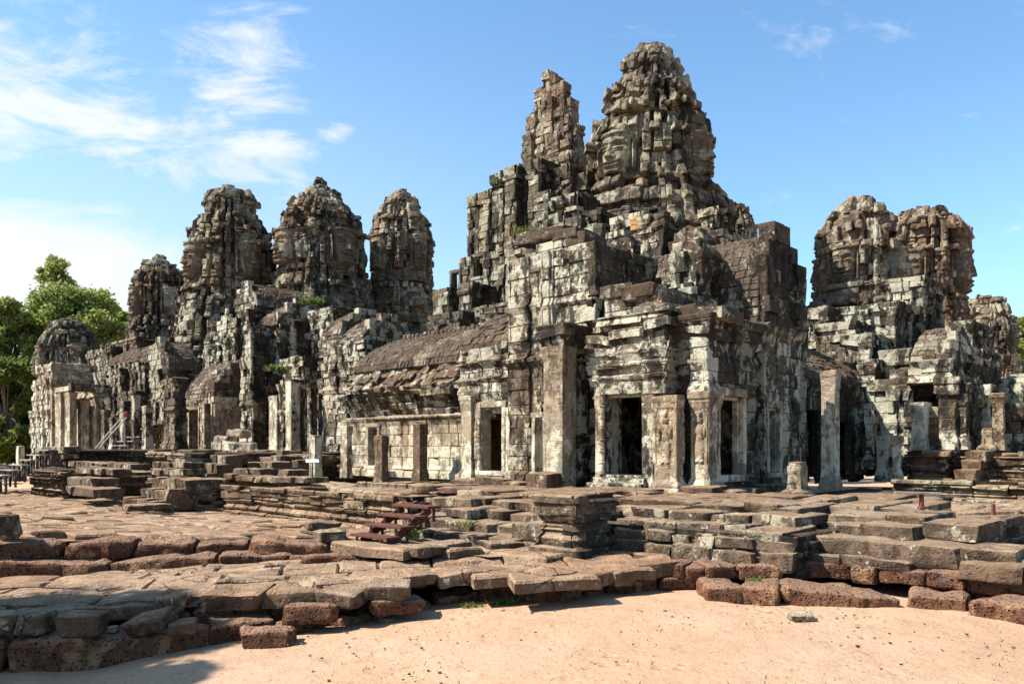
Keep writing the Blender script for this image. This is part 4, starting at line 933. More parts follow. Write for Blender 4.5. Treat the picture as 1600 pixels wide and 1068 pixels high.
post('stone_pillar', 'tapered pillar stump near the right edge in front of the tall brown pillar', 'pillar', 8.8, 1532, 1552, 672, Z2, 'terrace', group=G, base=.08, cap=.02, broken=True, taper=.08)
post('stone_pillar', 'thin white post among rubble at the far left', 'pillar', .2, 25, 29, 697, .5, group=G, base=0, cap=0)
post('stone_pillar', 'short pale post beside the far wooden stairs', 'pillar', -.5, 50, 56, 712, .6, group=G, base=0, cap=0)

# ------------------------------------------------------------------ right wing
tower('face_tower', 'left tower of the right pair, front face looking straight out above the right porch', 1342, 34, [(680, 105), (560, 92), (500, 80), (478, 74), (452, 66), (444, 62), (420, 63), (390, 61), (370, 60), (350, 53), (338, 42)], (452, 398), mat='warmtower', cornices=(456, 386, 480), crown=((333, 40, 10, 16, 0), (320, 26, 7, 12, 0), (313, 16, 5, 8, 0)), seed=9, res=(4, 3), fat=.97)
tower('face_tower', 'right tower of the right pair with two profile faces and flat lotus top', 1443, 38, [(680, 96), (560, 80), (500, 66), (478, 62), (470, 58), (440, 60), (420, 60), (395, 59), (375, 57), (355, 51), (349, 45)], (468, 402), mat='warmtower', cornices=(470, 372), crown=((345, 40, 11, 14, 0), (335, 36, 9, 8, 0)), seed=10, res=(4, 3), fat=.97)
tower('face_tower', 'small tower at the right edge with its profile face looking right', 1542, 44, [(640, 54), (560, 48), (540, 40), (520, 40), (500, 37), (485, 31), (475, 25)], (545, 500), mat='warmtower', cornices=(548, 490), crown=((472, 26, 9, 8, 0), (466, 18, 6, 6, 0)), seed=12, fat=.92)
pieces('right_wing', 'ruined wing of stepped walls and a small tiled vault below the right pair of towers', 'building', 'stone', [
    (13.5, 1275, 1335, 500, 1, 3, .1), (13., 1318, 1360, 520, 1, 3, .1), (12., 1345, 1368, 560, 1, 2.5, .1), (15, 1290, 1400, 470, 2, 3, .1), (14.2, 1262, 1292, 478, 2, 2.5, .1), (10.2, 1352, 1362, 640, 1.2, .5, .05), (16.5, 1395, 1440, 430, 3, 2.5, .1), (17, 1490, 1520, 500, 2, 2.5, .1), (11.5, 1395, 1430, 575, 1, 2.5, .1), (11.2, 1410, 1478, 600, 3.3, 2.2, .15, None, .3), (10.6, 1424, 1486, 560, 3.6, 2.4, .1, 'v'), (12.6, 1378, 1420, 545, 1, 2, .1), (9.8, 1466, 1494, 588, Z2, 1.6, .12),
    (9.9, 1486, 1510, 600, Z2, 1.2, .08), (14, 1500, 1530, 545, 1, 2, .1), (13., 1480, 1530, 560, 1, 2, .1), (15, 1530, 1600, 590, 1, 3, .1), (12.6, 1560, 1640, 628, 1, 3, .12), (11.5, 1500, 1545, 600, 1, 2, .1), (16, 1580, 1660, 580, 1, 3, .1),
    (10.8, 1330, 1420, 590, 1, 2.5, .12)], (*uv(12, 0), 1.2))
rg = thing('side_gallery', 'short shaded gallery with a ribbed tiled roof behind the tall patched pillar', 'gallery', (*uv(8, 1.5), PZ))
m_ = MB(); vR = .4; uR0, uR1 = u_on(1252, vR), u_on(1345, vR); zt = zy(590, uR0, vR)
mass(m_, uR0, uR1, vR, vR + 2.6, PZ, zt, mould(PZ, zt, .08, .14), hR=[holeR(vR, 1262, 1280, 640, 758, uR0)[0], holeR(vR, 1312, 1330, 660, 745, uR0)[0]], faces='LR'); m_.build('walls', M['algae_shade'], rg)
m_ = MB(); vault(m_, uR0, uR1, vR, vR + 2.8, zt, zy(530, uR0, vR + 1.4), 'u', sides='LR', ridges=.03, power=1.7); m_.build('ribbed_roof', M['roof'], rg)

# ------------------------------------------------------------------ terraces
def zpav(x, y): return EYE - np.clip(1.3 + .0375 * (np.minimum(y, 24) - 10.9) + .02 * (np.clip(x, -9, 6) + 7), 1.2, 1.75)
def terrace(name, label, lst, loc, mat='terrace', ch=.17, bw=.55):
    r = thing(name, label, 'terrace', loc)
    for (u0, u1, v0, v1, z0, z1, *o) in lst:
        a = MB(); ar = MB(); cap = o[0] if o else .06; H = z1 - z0
        pr = [(z0, .14), (z0 + H * .16, .14), (z0 + H * .17, .07), (z0 + H * .30, .09), (z0 + H * .31, .02), (z0 + H * .44, .05), (z0 + H * .45, -.01), (z0 + H * .56, .0), (z0 + H * .57, .04), (z0 + H * .70, .05), (z0 + H * .71, .0), (z1 - min(.16, H * .25), .01), (z1 - min(.15, H * .24), cap + .06), (z1, cap + .05)] if H > .5 else mould(z0, z1, .03, .0)
        mass(a, u0, u1, v0, v1, z0, z1, pr, mbR=ar, ch=ch, bw=bw, jit=.018, tilt=.02, rough=.022, res=(4, 2), ruin=.10 if H > .3 else 0, rp=.5, topch=.8, topbw=1.1, cham=.03)
        a.build('tier', M[mat], r); ar.build('algae_shade_wall', M['algae_shade'], r)  # right sides of the tiers: shade painted in, true algae on some
    return r
zP0 = lambda u, v: float(zpav(*uv(u, v))) - .06
uT = -3.6; vTa, vTb = v_on(352, uT), v_on(640, uT)
terrace('stone_terrace', 'moulded stone terrace carrying the gallery, left of the maroon steps', [
    (uT, 2.2, vTb, vTa, zP0(uT, vTa) - .15, zy(756, uT, vTa)), (-.6, 2.2, v_on(722, 0), 9.5, .7, PZ, .0),
    (uT + .4, -.4, v_on(735, uT), vTb + .02, zP0(uT, vTb), .84, .02)], (*uv(-1, 8), .2))
vW = v_on(236, .6); uW = u_on(102, vW)
vMx = v_on(352, -1.2); uMx = u_on(292, vMx)
vMd = vMx + .4
terrace('stone_terrace', 'upper stepped terrace under the left wing, with dark shaded bays', [
    (uW, 4.5, vW, v_on(62, uW), .3, Z2 - .02, .1), (uMx, 5, vMx, v_on(238, uMx), .2, Z2 - .1, .1), (.9, 5, v_on(402, .9), vMx + .2, .5, Z2 - .06, .08), (1.6, 5, v_on(446, 1.6), v_on(400, 1.6), .6, Z2 - .2, .06), (2.2, 5.2, v_on(535, 2.2), v_on(444, 2.2), .7, 1.25, .06),
    (1.6, 4, v_on(500, 1.6), v_on(440, 1.6), .8, 1.5, .05)], (*uv(1, 20), .3))
vW2 = vW - 1.3; uW2 = uW - 1.4
terrace('stone_terrace', 'lower landing of big dark blocks below the far left porch', [
    (uW2, .8, vW2, v_on(106, uW2), zP0(uW2, vW2) - .1, .98, .05), (uMx - 1.1, .6, vMx - 1.0, v_on(236, uMx - 1.1), zP0(uMx - 1, vMx) - .1, .92, .06)], (*uv(-1.5, 19), .2))
# corner bastion
uC = -4.55; vCa, vCb = v_on(846, uC), v_on(899, uC); uCe = u_on(952, vCb)
zc0 = zP0(uC, vCb) - .03
terrace('stone_bastion', 'square moulded corner bastion of the terrace, black on its right side', [(uC, uCe, vCb, vCa, zc0, zy(773, uC, vCb), .06)], (*uv(uC + .4, vCb + .3), zc0), ch=.16, bw=.5)
# right wing terraces
u5 = 7.6; v5 = v_on(1425, u5)
terrace('stone_terrace', 'moulded terrace of dark tiers below the right porch', [
    (u5, 20, v_on(1478, u5), v_on(1424, u5), .6, Z2 - .02, .08), (u5 + .6, 20, v_on(1600, u5 + .6), v_on(1500, u5 + .6), .6, Z2 - .05, .08), (u5 + .9, 20, v_on(1560, u5 + .9), v_on(1420, u5 + .9), .6, Z2 - .1, .08), (u5 - 1.6, 20, v_on(1700, u5 - 1.6), v_on(1405, u5 - 1.6), .3, 1.1, .08), (u5 - 2.6, 18, v_on(1700, u5 - 2.6), v_on(1480, u5 - 2.6), .2, .75, .06)], (*uv(9, -1), .4))
mk = []
# ------------------------------------------------------------------ ground
def zsand(x, y):
    t = np.clip((x + 4.5) / 7., 0, 1); t = t * t * (3 - 2 * t)
    near_ = np.clip((16 - y) / 4, 0, 1)
    d = np.clip((-3.0 - x) / 1.6, 0, 1); d = d * d * (3 - 2 * d)
    return (-.06 - .30 * (1 - t) - .16 * d) * near_ - .02 * (1 - near_)
def ground():
    xs = np.concatenate([np.linspace(-500, -30, 14), np.linspace(-26, -9, 12), np.linspace(-8, 12, 190), np.linspace(13, 40, 14), np.linspace(50, 500, 12)])
    ys = np.concatenate([np.linspace(-200, -5, 8), np.linspace(-3, 4, 10), np.linspace(4.3, 12.5, 110), np.linspace(13, 40, 20), np.linspace(50, 900, 20)])
    X, Y = np.meshgrid(xs, ys, indexing='ij'); P = np.stack([X.ravel(), Y.ravel(), 0 * X.ravel()], 1)
    nr = np.exp(-((P[:, 0] - 2) / 14) ** 2 - ((P[:, 1] - 8) / 10) ** 2)
    P[:, 2] = zsand(P[:, 0], P[:, 1]) + nr * (.022 * fbm(P * .9, 3) + .010 * vnoise(P * 4) + .006 * vnoise(P * 11))
    ids = np.arange(len(P)).reshape(X.shape); m_ = MB(); m_.add(P, np.stack([ids[:-1, :-1], ids[1:, :-1], ids[1:, 1:], ids[:-1, 1:]], -1).reshape(-1, 4))
    o = m_.build('ground', M['sand'], smooth=True); o['kind'] = 'structure'
ground()
# paved court between the sand and the terrace: worn slabs over a bed
def inpoly(x, y, poly):
    r = np.zeros(len(x), bool); n = len(poly)
    for i in range(n):
        (x0, y0), (x1, y1) = poly[i], poly[(i + 1) % n]
        c = ((y0 > y) != (y1 > y)) & (x < (x1 - x0) * (y - y0) / (y1 - y0 + 1e-12) + x0); r ^= c
    return r
def gp(px, py, h): Y = h * F / (py - HY); return ((px - CX) / F * Y, Y)
def paving(name, poly, zf, ang, ch, bw, mat='paving', jit=.012, bed=.09, res=(6, 5), kind='structure', rough=.035):
    poly = [tuple(map(float, p)) for p in poly]; c, s = math.cos(ang), math.sin(ang)
    q = np.array([(x * c + y * s, -x * s + y * c) for x, y in poly]); a0, b0 = q.min(0); a1, b1 = q.max(0)
    def S(u, t): x = u * c - t * s; y = u * s + t * c; return np.stack([x, y, zf(x, y)], 1)
    m_ = MB()
    def kp(u, t, r): x = u * c - t * s; y = u * s + t * c; return inpoly(x, y, poly)
    masonry(m_, S, a0, a1, b0, b1, ch=ch, bw=bw, gap=.012, jit=jit, tilt=.025, depth=.12, res=res, rough=rough, freq=1.8, cham=.03, keep=kp)
    n = int(max(a1 - a0, b1 - b0) / .35); uu, tt = np.meshgrid(np.linspace(a0, a1, n), np.linspace(b0, b1, n), indexing='ij'); x = uu * c - tt * s; y = uu * s + tt * c
    P = np.stack([x.ravel(), y.ravel(), zf(x.ravel(), y.ravel()) - bed], 1); ids = np.arange(n * n).reshape(n, n)
    qd = np.stack([ids[:-1, :-1], ids[1:, :-1], ids[1:, 1:], ids[:-1, 1:]], -1).reshape(-1, 4)
    k = inpoly(P[:, 0], P[:, 1], poly)[qd].all(1); m_.add(P, qd[k])
    o = m_.build(name, M[mat]); o['kind'] = kind; return o
A_edge = [gp(-420, 846, 1.28), gp(-120, 838, 1.28), gp(0, 834, 1.3), (gp(250, 830, 1.33)), gp(400, 829, 1.36), gp(500, 830, 1.4), gp(575, 850, 1.46)]
court = A_edge + [gp(640, 868, 1.5), gp(720, 868, 1.5), gp(860, 868, 1.54), gp(960, 868, 1.56), gp(1060, 868, 1.6), tuple(uv(-2.6, -2.4)), tuple(uv(-2.8, 4)), tuple(uv(-2.8, 14)), tuple(uv(0, 18)), tuple(uv(-1, 30)), tuple(uv(-20, 34)), (-24, 14)]
paving('paved_court', court, lambda x, y: zpav(x, y) + .012 * np.sin(x * 1.3) * np.sin(y * 1.1), TH + math.pi / 2, .62, 1.15)
C_front = [gp(-420, 975, 1.8), gp(-100, 950, 1.78), gp(100, 942, 1.76), gp(230, 936, 1.74), gp(330, 922, 1.70), gp(520, 912, 1.64), gp(640, 898, 1.60), gp(770, 893, 1.56), gp(880, 905, 1.56), gp(1000, 884, 1.55)]
zC = lambda x, y: EYE - np.clip(1.73 - .026 * (np.clip(x, -8, 2) + 6), 1.52, 1.8)
Cpoly = C_front + [gp(960, 862, 1.56), gp(860, 862, 1.55), gp(720, 862, 1.55), gp(620, 866, 1.56), gp(560, 866, 1.58), gp(330, 874, 1.66), gp(0, 882, 1.72), gp(-420, 890, 1.74)]
paving('paved_step', Cpoly, zC, rad(10), .55, 1.0, jit=.015)
right = [gp(1230, 800, .95), gp(1330, 800, 1.0), gp(1540, 815, 1.05), gp(1640, 830, 1.2), tuple(uv(9, -7)), tuple(uv(9, -.3)), tuple(uv(3, -1.0))]

# rows of single worn blocks laid end to end: every row is built at its own place and height
def row(mb, pts, drop, back=.5, ln=.6, mat=None, rnd=.05, rough=.03, jz=.03, jo=.05, n=6, skew=.07, miss=.0, hj=.12, freq=3.5):
    """pts: (x, y, z top); blocks hang 'drop' down and run 'back' away from the viewer"""
    P = np.array([(p[0], p[1], p[2]) for p in pts], float); d = np.concatenate([[0], np.cumsum(np.linalg.norm(np.diff(P[:, :2], axis=0), axis=1))]); s = 0.
    while s < d[-1] - .12:
        l_ = min(ln * R(.6, 1.45), d[-1] - s)
        if d[-1] - s - l_ < .25: l_ = d[-1] - s
        a = np.array([np.interp(s, d, P[:, k]) for k in range(3)]); b = np.array([np.interp(s + l_, d, P[:, k]) for k in range(3)])
        s += l_
        if R(0, 1) < miss: continue
        c = (a + b) / 2; e = b - a; ang = math.atan2(e[1], e[0]); nn_ = np.array([-math.sin(ang), math.cos(ang)])
        dr = drop * R(.9, 1.1); bk = back * R(.8, 1.2); o = R(-jo, jo)
        zz = c[2] + R(-jz, jz)
        stone(mb, (c[0] + nn_[0] * (bk / 2 + o), c[1] + nn_[1] * (bk / 2 + o), zz - dr / 2), *ax3(ang + R(-.03, .03), np.linalg.norm(e[:2]) / 2 - .008, bk / 2, dr / 2, R(-.03, .03), e[2] / max(.1, np.linalg.norm(e[:2])) + R(-.04, .04)), rnd, rough, n, skew, freq)
def rowpx(name, label, cat, pts, drop, mat='terrace', group=None, **kw):
    q = [(*gp(px, py, h), EYE - h) for px, py, h in pts]; m_ = MB(); row(m_, q, drop, **kw)
    o = m_.build(name, M[mat], origin=(q[0][0], q[0][1], q[0][2] - drop)); return tag(o, label, cat, group)
rowpx('laterite_step', 'upper of the two long reddish laterite steps below the paved court', 'step', [(-130, 856, 1.35), (0, 850, 1.36), (120, 848, 1.37), (260, 846, 1.38), (400, 846, 1.41), (470, 846, 1.44), (510, 850, 1.46)], .25, 'laterite', back=.5, ln=.8, rnd=.07, rough=.055, jz=.02, jo=.03, skew=.04, n=9)
rowpx('laterite_step', 'lower of the two long reddish laterite steps, ending in the middle of the court', 'step', [(-130, 886, 1.55), (0, 878, 1.56), (150, 875, 1.57), (300, 870, 1.57), (400, 868, 1.58), (500, 866, 1.59), (585, 868, 1.60)], .27, 'laterite', back=.75, ln=1.1, rnd=.08, rough=.055, jz=.015, jo=.03, skew=.04, n=10)
rowpx('laterite_step', 'shaded laterite step at the bottom left corner beside the sand', 'step', [(-160, 1012, 2.0), (0, 1003, 2.0), (140, 1000, 2.0), (270, 992, 1.98), (330, 978, 1.96), (430, 968, 1.94)], .42, 'laterite', back=.8, ln=1.2, rnd=.06, rough=.055, skew=.04, jo=.03, n=10)
rowpx('laterite_step', 'low laterite footing in front of the stone slabs, middle left', 'step', [(440, 985, 2.03), (540, 962, 2.0), (600, 955, 1.98), (650, 940, 1.93), (720, 928, 1.88), (790, 916, 1.83)], .42, 'laterite', back=.55, ln=.62, rnd=.09, rough=.045, n=8)
rowpx('laterite_step', 'laterite footing under the sandstone slabs left of the middle', 'step', [(240, 958, 1.86), (330, 950, 1.85), (420, 944, 1.84), (500, 936, 1.82), (560, 928, 1.80), (640, 922, 1.78)], .36, 'laterite', back=.5, ln=.5, rnd=.07, rough=.05, n=8, miss=.08)
rowpx('laterite_step', 'broken laterite footing in the middle with dark gaps', 'step', [(770, 905, 1.72), (860, 915, 1.72), (930, 905, 1.70), (1030, 900, 1.68), (1100, 898, 1.68)], .32, 'laterite', back=.5, ln=.34, rnd=.06, rough=.035, n=7, miss=.06)
rowpx('laterite_step', 'row of flat laterite blocks set in the sand on the right', 'step', [(1098, 916, 1.68), (1190, 918, 1.68), (1240, 924, 1.69), (1330, 930, 1.70), (1440, 928, 1.69), (1540, 938, 1.68), (1680, 958, 1.66)], .26, 'laterite', back=.8, ln=.7, rnd=.08, rough=.035, n=8, jo=.08)
rowpx('laterite_step', 'low laterite kerb in front of the bastion, right of the middle', 'step', [(1010, 880, 1.54), (1080, 884, 1.53), (1160, 882, 1.52), (1225, 884, 1.52)], .2, 'laterite', back=.45, ln=.45, rnd=.06, rough=.03, n=7)
rowpx('laterite_step', 'upper laterite kerb on the right with small square holes', 'step', [(1245, 877, 1.48), (1320, 880, 1.48), (1400, 886, 1.48), (1480, 893, 1.47), (1590, 900, 1.46), (1690, 908, 1.45)], .22, 'laterite', back=.5, ln=.5, rnd=.05, rough=.025, n=7)
# sandstone edge slabs along the court
rowpx('slab_edge', 'edge of thick brown sandstone slabs from the middle left to the middle', 'kerb', [(510, 914, 1.62), (600, 903, 1.60), (650, 902, 1.59), (700, 897, 1.58), (775, 890, 1.56)], .17, 'paving', back=.6, ln=.5, rnd=.035, rough=.03, n=7)
rowpx('slab_edge', 'edge of long brown sandstone slabs in front of the bastion', 'kerb', [(780, 884, 1.52), (868, 900, 1.55), (930, 893, 1.54), (1010, 884, 1.53), (1070, 880, 1.52)], .19, 'paving', back=.7, ln=.5, rnd=.03, rough=.03, n=7)
rowpx('slab_edge', 'worn flat slabs along the lower left edge, partly in tree shade', 'kerb', [(-140, 962, 1.76), (-20, 952, 1.76), (60, 945, 1.75), (150, 950, 1.75), (240, 938, 1.73)], .18, 'paving', back=.9, ln=.8, rnd=.03, rough=.04, n=9)
# stepped terrace in front of the pavilion and the projecting one at the right
def rowuv(name, label, cat, u_a, v_a, u_b, v_b, z1, drop, mat='terrace', group=None, mb=None, **kw):
    a, b = uv(u_a, v_a), uv(u_b, v_b); q = [(a[0], a[1], z1), (b[0], b[1], z1)]
    m_ = mb or MB(); row(m_, q, drop, **kw)
    if mb is None: return tag(m_.build(name, M[mat], origin=(*a, z1 - drop)), label, cat, group)
def stepped(name, label, rows, mat='terrace'):
    r = thing(name, label, 'steps', (*uv(rows[0][0], rows[0][1]), rows[0][4] - rows[0][5]))
    for q in rows:
        m_ = MB(); rowuv('', '', '', *q[:6], mb=m_, **(q[6] if len(q) > 6 else {})); m_.build('course', M[mat], r)
    return r
k = dict(n=6, rough=.025, rnd=.03)
uF = -3.55; va_, vb_ = v_on(948, uF), v_on(1236, uF)
def vx(px, u): return v_on(px, u)
big = dict(k, back=.75, ln=.5, jo=.09, jz=.022, skew=.06)
stepped('stone_steps', 'broad flight of broken stone courses in front of the corner pavilion, right of the bastion', [
    (uF, vx(955, uF), uF + .02, vx(1235, uF), .44, .24, dict(big, back=1.2, ln=.55, jo=.03)), (uF + .05, vx(955, uF), uF + .05, vx(1110, uF), .60, .17, dict(big, ln=.35, jo=.02)), (uF + .1, vx(1080, uF), uF + .0, vx(1236, uF), .58, .17, dict(big, ln=.4)),
    (uF + .30, vx(960, uF + .3), uF + .25, vx(1232, uF + .3), .72, .16, dict(big, back=1.0)), (uF + .75, vx(955, uF + .75), uF + .7, vx(1240, uF + .75), .84, .17, dict(big, back=1.2)), (uF + 1.5, vx(950, uF + 1.5), uF + 1.45, vx(1250, uF + 1.5), .93, .17, dict(big, back=1.5, miss=.05)),
    (uF + 2.4, vx(930, uF + 2.4), uF + 2.4, vx(1260, uF + 2.4), .95, .14, dict(big, back=1.3, ln=.8)), (uF + 3., vx(910, uF + 3), uF + 3., vx(1290, uF + 3), .98, .14, dict(big, back=1.3, ln=.8))])
v9 = vx(1238, uF)
m_ = MB(); mass(m_, uF + .15, 6.2, v9 - .0, va_ + .5, .1, .66, None, ch=.17, bw=.45, faces='LR', jit=.04, rough=.02); mass(m_, uF + 1.2, 7, v9 + .4, va_ + .2, .5, .80, None, ch=.17, bw=.5, faces='LRT', jit=.04); mass(m_, -3.2, 3, -1., vTb + .3, .1, .80, None, ch=.17, bw=.5, faces='LRT', jit=.04)
tag(m_.build('stone_platform', M['algae_shade'], origin=(*uv(-2, -2), .1)), 'platform of coursed stone under the pavilion, dark with algae and painted shade on its right side', 'platform')
stepped('stone_steps', 'broken stone steps between the maroon stairs and the bastion', [
    (-4.75, vx(655, -4.75), -4.75, vx(745, -4.75), .42, .17, big), (-4.35, vx(640, -4.35), -4.3, vx(735, -4.35), .60, .19, dict(big, back=1.)), (-4.1, vx(690, -4.1), -4.1, vx(735, -4.1), .76, .17, dict(big, back=.9)), (-3.75, vx(668, -3.75), -3.7, vx(735, -3.75), .92, .17, dict(big, back=.9)),
    (-4.6, vx(745, -4.6), -4.6, vx(800, -4.6), .40, .16, big), (-4.2, vx(742, -4.2), -4.2, vx(806, -4.2), .56, .18, dict(big, back=1.)), (-3.7, vx(735, -3.7), -3.7, vx(850, -3.7), .74, .18, dict(big, back=1.)), (-3.4, vx(725, -3.4), -3.4, vx(860, -3.4), .90, .17, dict(big, back=1.2)),
    (-4.45, vx(800, -4.45), -4.4, vx(855, -4.4), .36, .17, dict(big, ln=.7)), (-4.3, vx(803, -4.3), -4.3, vx(858, -4.3), .66, .30, dict(big, ln=.4)), (-2.6, vx(715, -2.6), -2.6, vx(930, -2.6), .96, .15, dict(big, back=1.2, ln=.9)), (-1.9, vx(640, -1.9), -1.9, vx(930, -1.9), .98, .14, dict(big, back=1.2, ln=.9))])
u7 = -2.75
stepped('stone_steps', 'long sunlit stone steps of the projecting terrace on the right', [
    (u7 - .25, vx(1242, u7 - .25), u7 - .25, vx(1420, u7 - .25), .40, .14, dict(big, back=.9, ln=.9)), (u7, vx(1242, u7), u7 + .0, vx(1500, u7), .62, .24, dict(big, back=.8, ln=.75, jo=.05)), (u7 + .55, vx(1285, u7 + .5), u7 + .5, vx(1430, u7 + .5), .76, .2, dict(big, back=1.)),
    (u7 + 1., vx(1290, u7 + 1), u7 + 1., vx(1450, u7 + 1), .88, .2, dict(big, back=1.4, ln=.9)), (u7 + .75, vx(1440, u7 + .75), u7 + .75, vx(1530, u7 + .75), .84, .26, dict(big, back=1.2, ln=.9)), (u7 + 1.7, vx(1285, u7 + 1.7), u7 + 1.7, vx(1420, u7 + 1.7), .92, .16, dict(big, back=1.6, ln=.9)),
    (u7 + .15, vx(1420, u7 + .15), u7 + .15, vx(1585, u7 + .15), .58, .2, dict(big, back=1.2)), (u7 - .2, vx(1495, u7 - .2), u7 - .2, vx(1680, u7 - .2), .46, .22, dict(big, back=1.2, ln=.7)), (u7 - .1, vx(1400, u7 - .1), u7 - .1, vx(1690, u7 - .1), .34, .16, dict(big, back=1.4, ln=.9)),
    (u7 + 2.5, vx(1270, u7 + 2.5), u7 + 2.5, vx(1440, u7 + 2.5), .90, .14, dict(big, back=1.6, ln=.9)), (u7 + 3.6, vx(1275, u7 + 3.6), u7 + 3.6, vx(1420, u7 + 3.6), .92, .14, dict(big, back=1.6, ln=.9))])
m_ = MB(); mass(m_, u7 + .9, 9, vx(1500, u7 + .9), vx(1290, u7 + .9) + .6, .1, .74, None, ch=.17, bw=.5, faces='LRT', jit=.04); mass(m_, u7 + .2, 12, vx(1760, u7 + .2), vx(1480, u7), -.1, .36, None, ch=.2, bw=.7, faces='LRT', jit=.03, topch=.6, topbw=1.); tag(m_.build('stone_platform', M['terrace'], origin=(*uv(0, -5.5), .1)), 'projecting terrace platform on the right behind the sunlit steps', 'platform')
# bare earth pad behind the laterite rows on the right

stepped('stone_steps', 'dark broken stone courses climbing to the left wing, between the stair and the square pillar', [
    (-2.3, vx(350, -2.3), -2.3, vx(470, -2.3), 1.02, .16, big), (-1.5, vx(356, -1.5), -1.5, vx(452, -1.5), 1.18, .2, dict(big, miss=.12)), (-.9, vx(352, -.9), -.9, vx(444, -.9), 1.36, .2, dict(big, miss=.08)), (-.2, vx(360, -.2), -.2, vx(436, -.2), 1.54, .2, dict(big, miss=.12)), (.5, vx(345, .5), .5, vx(440, .5), 1.72, .2, dict(big, miss=.05))])
stepped('stone_steps', 'jumble of dark blocks in front of the shaded landing at the far left', [
    (uW2 - .9, vx(104, uW2 - .9), uW2 - .9, vx(150, uW2 - .9), .62, .26, dict(big, ln=.7)), (uW2 - .45, vx(108, uW2 - .4), uW2 - .45, vx(150, uW2 - .4), .86, .28, dict(big, ln=.6, miss=.15)), (uW2 + .2, vx(106, uW2 + .2), uW2 + .2, vx(172, uW2 + .2), 1.14, .2, dict(big, miss=.2)),
    (uW2 + .9, vx(108, uW2 + .9), uW2 + .9, vx(200, uW2 + .9), 1.3, .2, dict(big, miss=.3)), (uW - .05, vx(64, uW - .05), uW - .05, vx(101, uW - .05), 1.86, .16, dict(big, ln=.6))])
stepped('stone_steps', 'pale broken courses at the corner of the middle terrace bay, left of the rubble heap', [
    (uMx - .5, vx(236, uMx - .5), uMx - .5, vx(290, uMx - .5), 1.16, .2, big), (uMx - .2, vx(238, uMx - .2), uMx - .2, vx(290, uMx - .2), 1.36, .2, dict(big, miss=.1)), (uMx + .1, vx(236, uMx + .1), uMx + .1, vx(292, uMx + .1), 1.74, .2, dict(big, miss=.1)), (uMx - 1.4, vx(252, uMx - 1.4), uMx - 1.4, vx(284, uMx - 1.4), .7, .22, big)])
M['railwood'] = plain('pale_bare_wood', (.36, .35, .32), .15, .7)
# ------------------------------------------------------------------ loose blocks
def block(px, py, h, hx, hy, hz, label, mat='terrace', ang=0., tilt=0., roll=0., rnd=.04, rough=.03, name='stone_block', cat='stone', skew=.1, n=9, dy=0.):
    x, y = gp(px, py, h); m_ = MB(); zc = EYE - h + hz
    stone(m_, (x, y + dy, zc), *ax3(ang, hx, hy, hz, tilt, roll), rnd, rough, n, skew, 3.)
    return tag(m_.build(name, M[mat], origin=(x, y + dy, zc - hz)), label, cat)
block(238, 985, 1.96, .23, .16, .10, 'rounded leaning boulder with a pointed left end, below the worn slabs', ang=-.3, tilt=.3, roll=.25, rnd=.14, name='boulder', skew=.16, n=11)
block(262, 962, 1.9, .16, .16, .13, 'grey rock behind the pointed boulder', ang=.6, rnd=.1, name='boulder')
block(30, 990, 1.96, .14, .14, .11, 'dark round rock in the tree shade, second from the left edge', ang=.2, rnd=.09, name='boulder')
block(57, 990, 1.96, .16, .15, .12, 'dark round rock in the tree shade beside the flat topped block', ang=.1, rnd=.1, name='boulder')
block(3, 992, 1.96, .15, .15, .13, 'pale topped rock at the left edge in the tree shade', ang=.4, rnd=.08, name='boulder')
block(130, 990, 1.96, .20, .16, .12, 'flat topped block in the tree shade below the worn slabs', ang=.05, rnd=.03)
block(284, 987, 1.97, .14, .10, .06, 'small dark flat rock right of the pointed boulder', ang=.2, rnd=.05, name='boulder')
block(176, 986, 2.0, .045, .04, .03, 'small white pebble left of the pointed boulder', 'pale', rnd=.025, name='pebble')
block(290, 941, 1.78, .06, .06, .04, 'small orange lump of laterite under the thick dark slab', 'laterite', rnd=.04, name='laterite_lump')
block(372, 946, 1.86, .34, .30, .10, 'thick dark sandstone slab, left one of two lying on the laterite footing', ang=-.02, tilt=.06, roll=.03)
block(465, 942, 1.86, .36, .26, .10, 'thick dark sandstone slab, right one of two lying on the laterite footing', ang=.10, tilt=.05)
block(545, 938, 1.80, .26, .32, .09, 'pale broken slab sloping to the front, right of the two dark slabs', ang=-.35, tilt=.10)
block(607, 932, 1.76, .26, .24, .09, 'flat pale slab with a cracked corner, between the broken slab and the slab edge', ang=.12, tilt=.04)
block(420, 1012, 2.16, .30, .20, .11, 'lone low laterite block at the foot of the steps on the sand', 'laterite', ang=.15, rnd=.09, rough=.045, name='laterite_block')
block(485, 968, 1.97, .30, .16, .09, 'rounded laterite lump under the dark slabs', 'laterite', ang=.1, rnd=.08, rough=.05, name='laterite_block')
block(620, 958, 1.95, .26, .16, .09, 'rounded laterite lump right of the pale broken slab', 'laterite', ang=.25, rnd=.08, rough=.05, name='laterite_block')
block(607, 974, 2.08, .09, .07, .03, 'small pale flat stone on the sand by the laterite footing', 'pale', ang=.2, rnd=.02, name='stone')
block(1253, 969, 1.855, .125, .08, .04, 'white flat stone lying alone on the open sand', 'pale', ang=.03, rnd=.015, rough=.01, tilt=.08, name='stone', skew=.14)
block(1461, 950, 1.855, .075, .06, .032, 'small rough brown stone on the sand at the right', 'laterite', ang=.1, rnd=.03, rough=.03, name='stone')
block(928, 918, 1.78, .055, .19, .055, 'broken stone peg sticking out under the long brown slabs', 'laterite', ang=.35, tilt=-.55, rnd=.03, name='stone_peg', dy=-.02)
block(1050, 919, 1.86, .17, .14, .08, 'half buried pale laterite stone at the foot of the slab edge', 'laterite', ang=.15, rnd=.08, name='laterite_block')
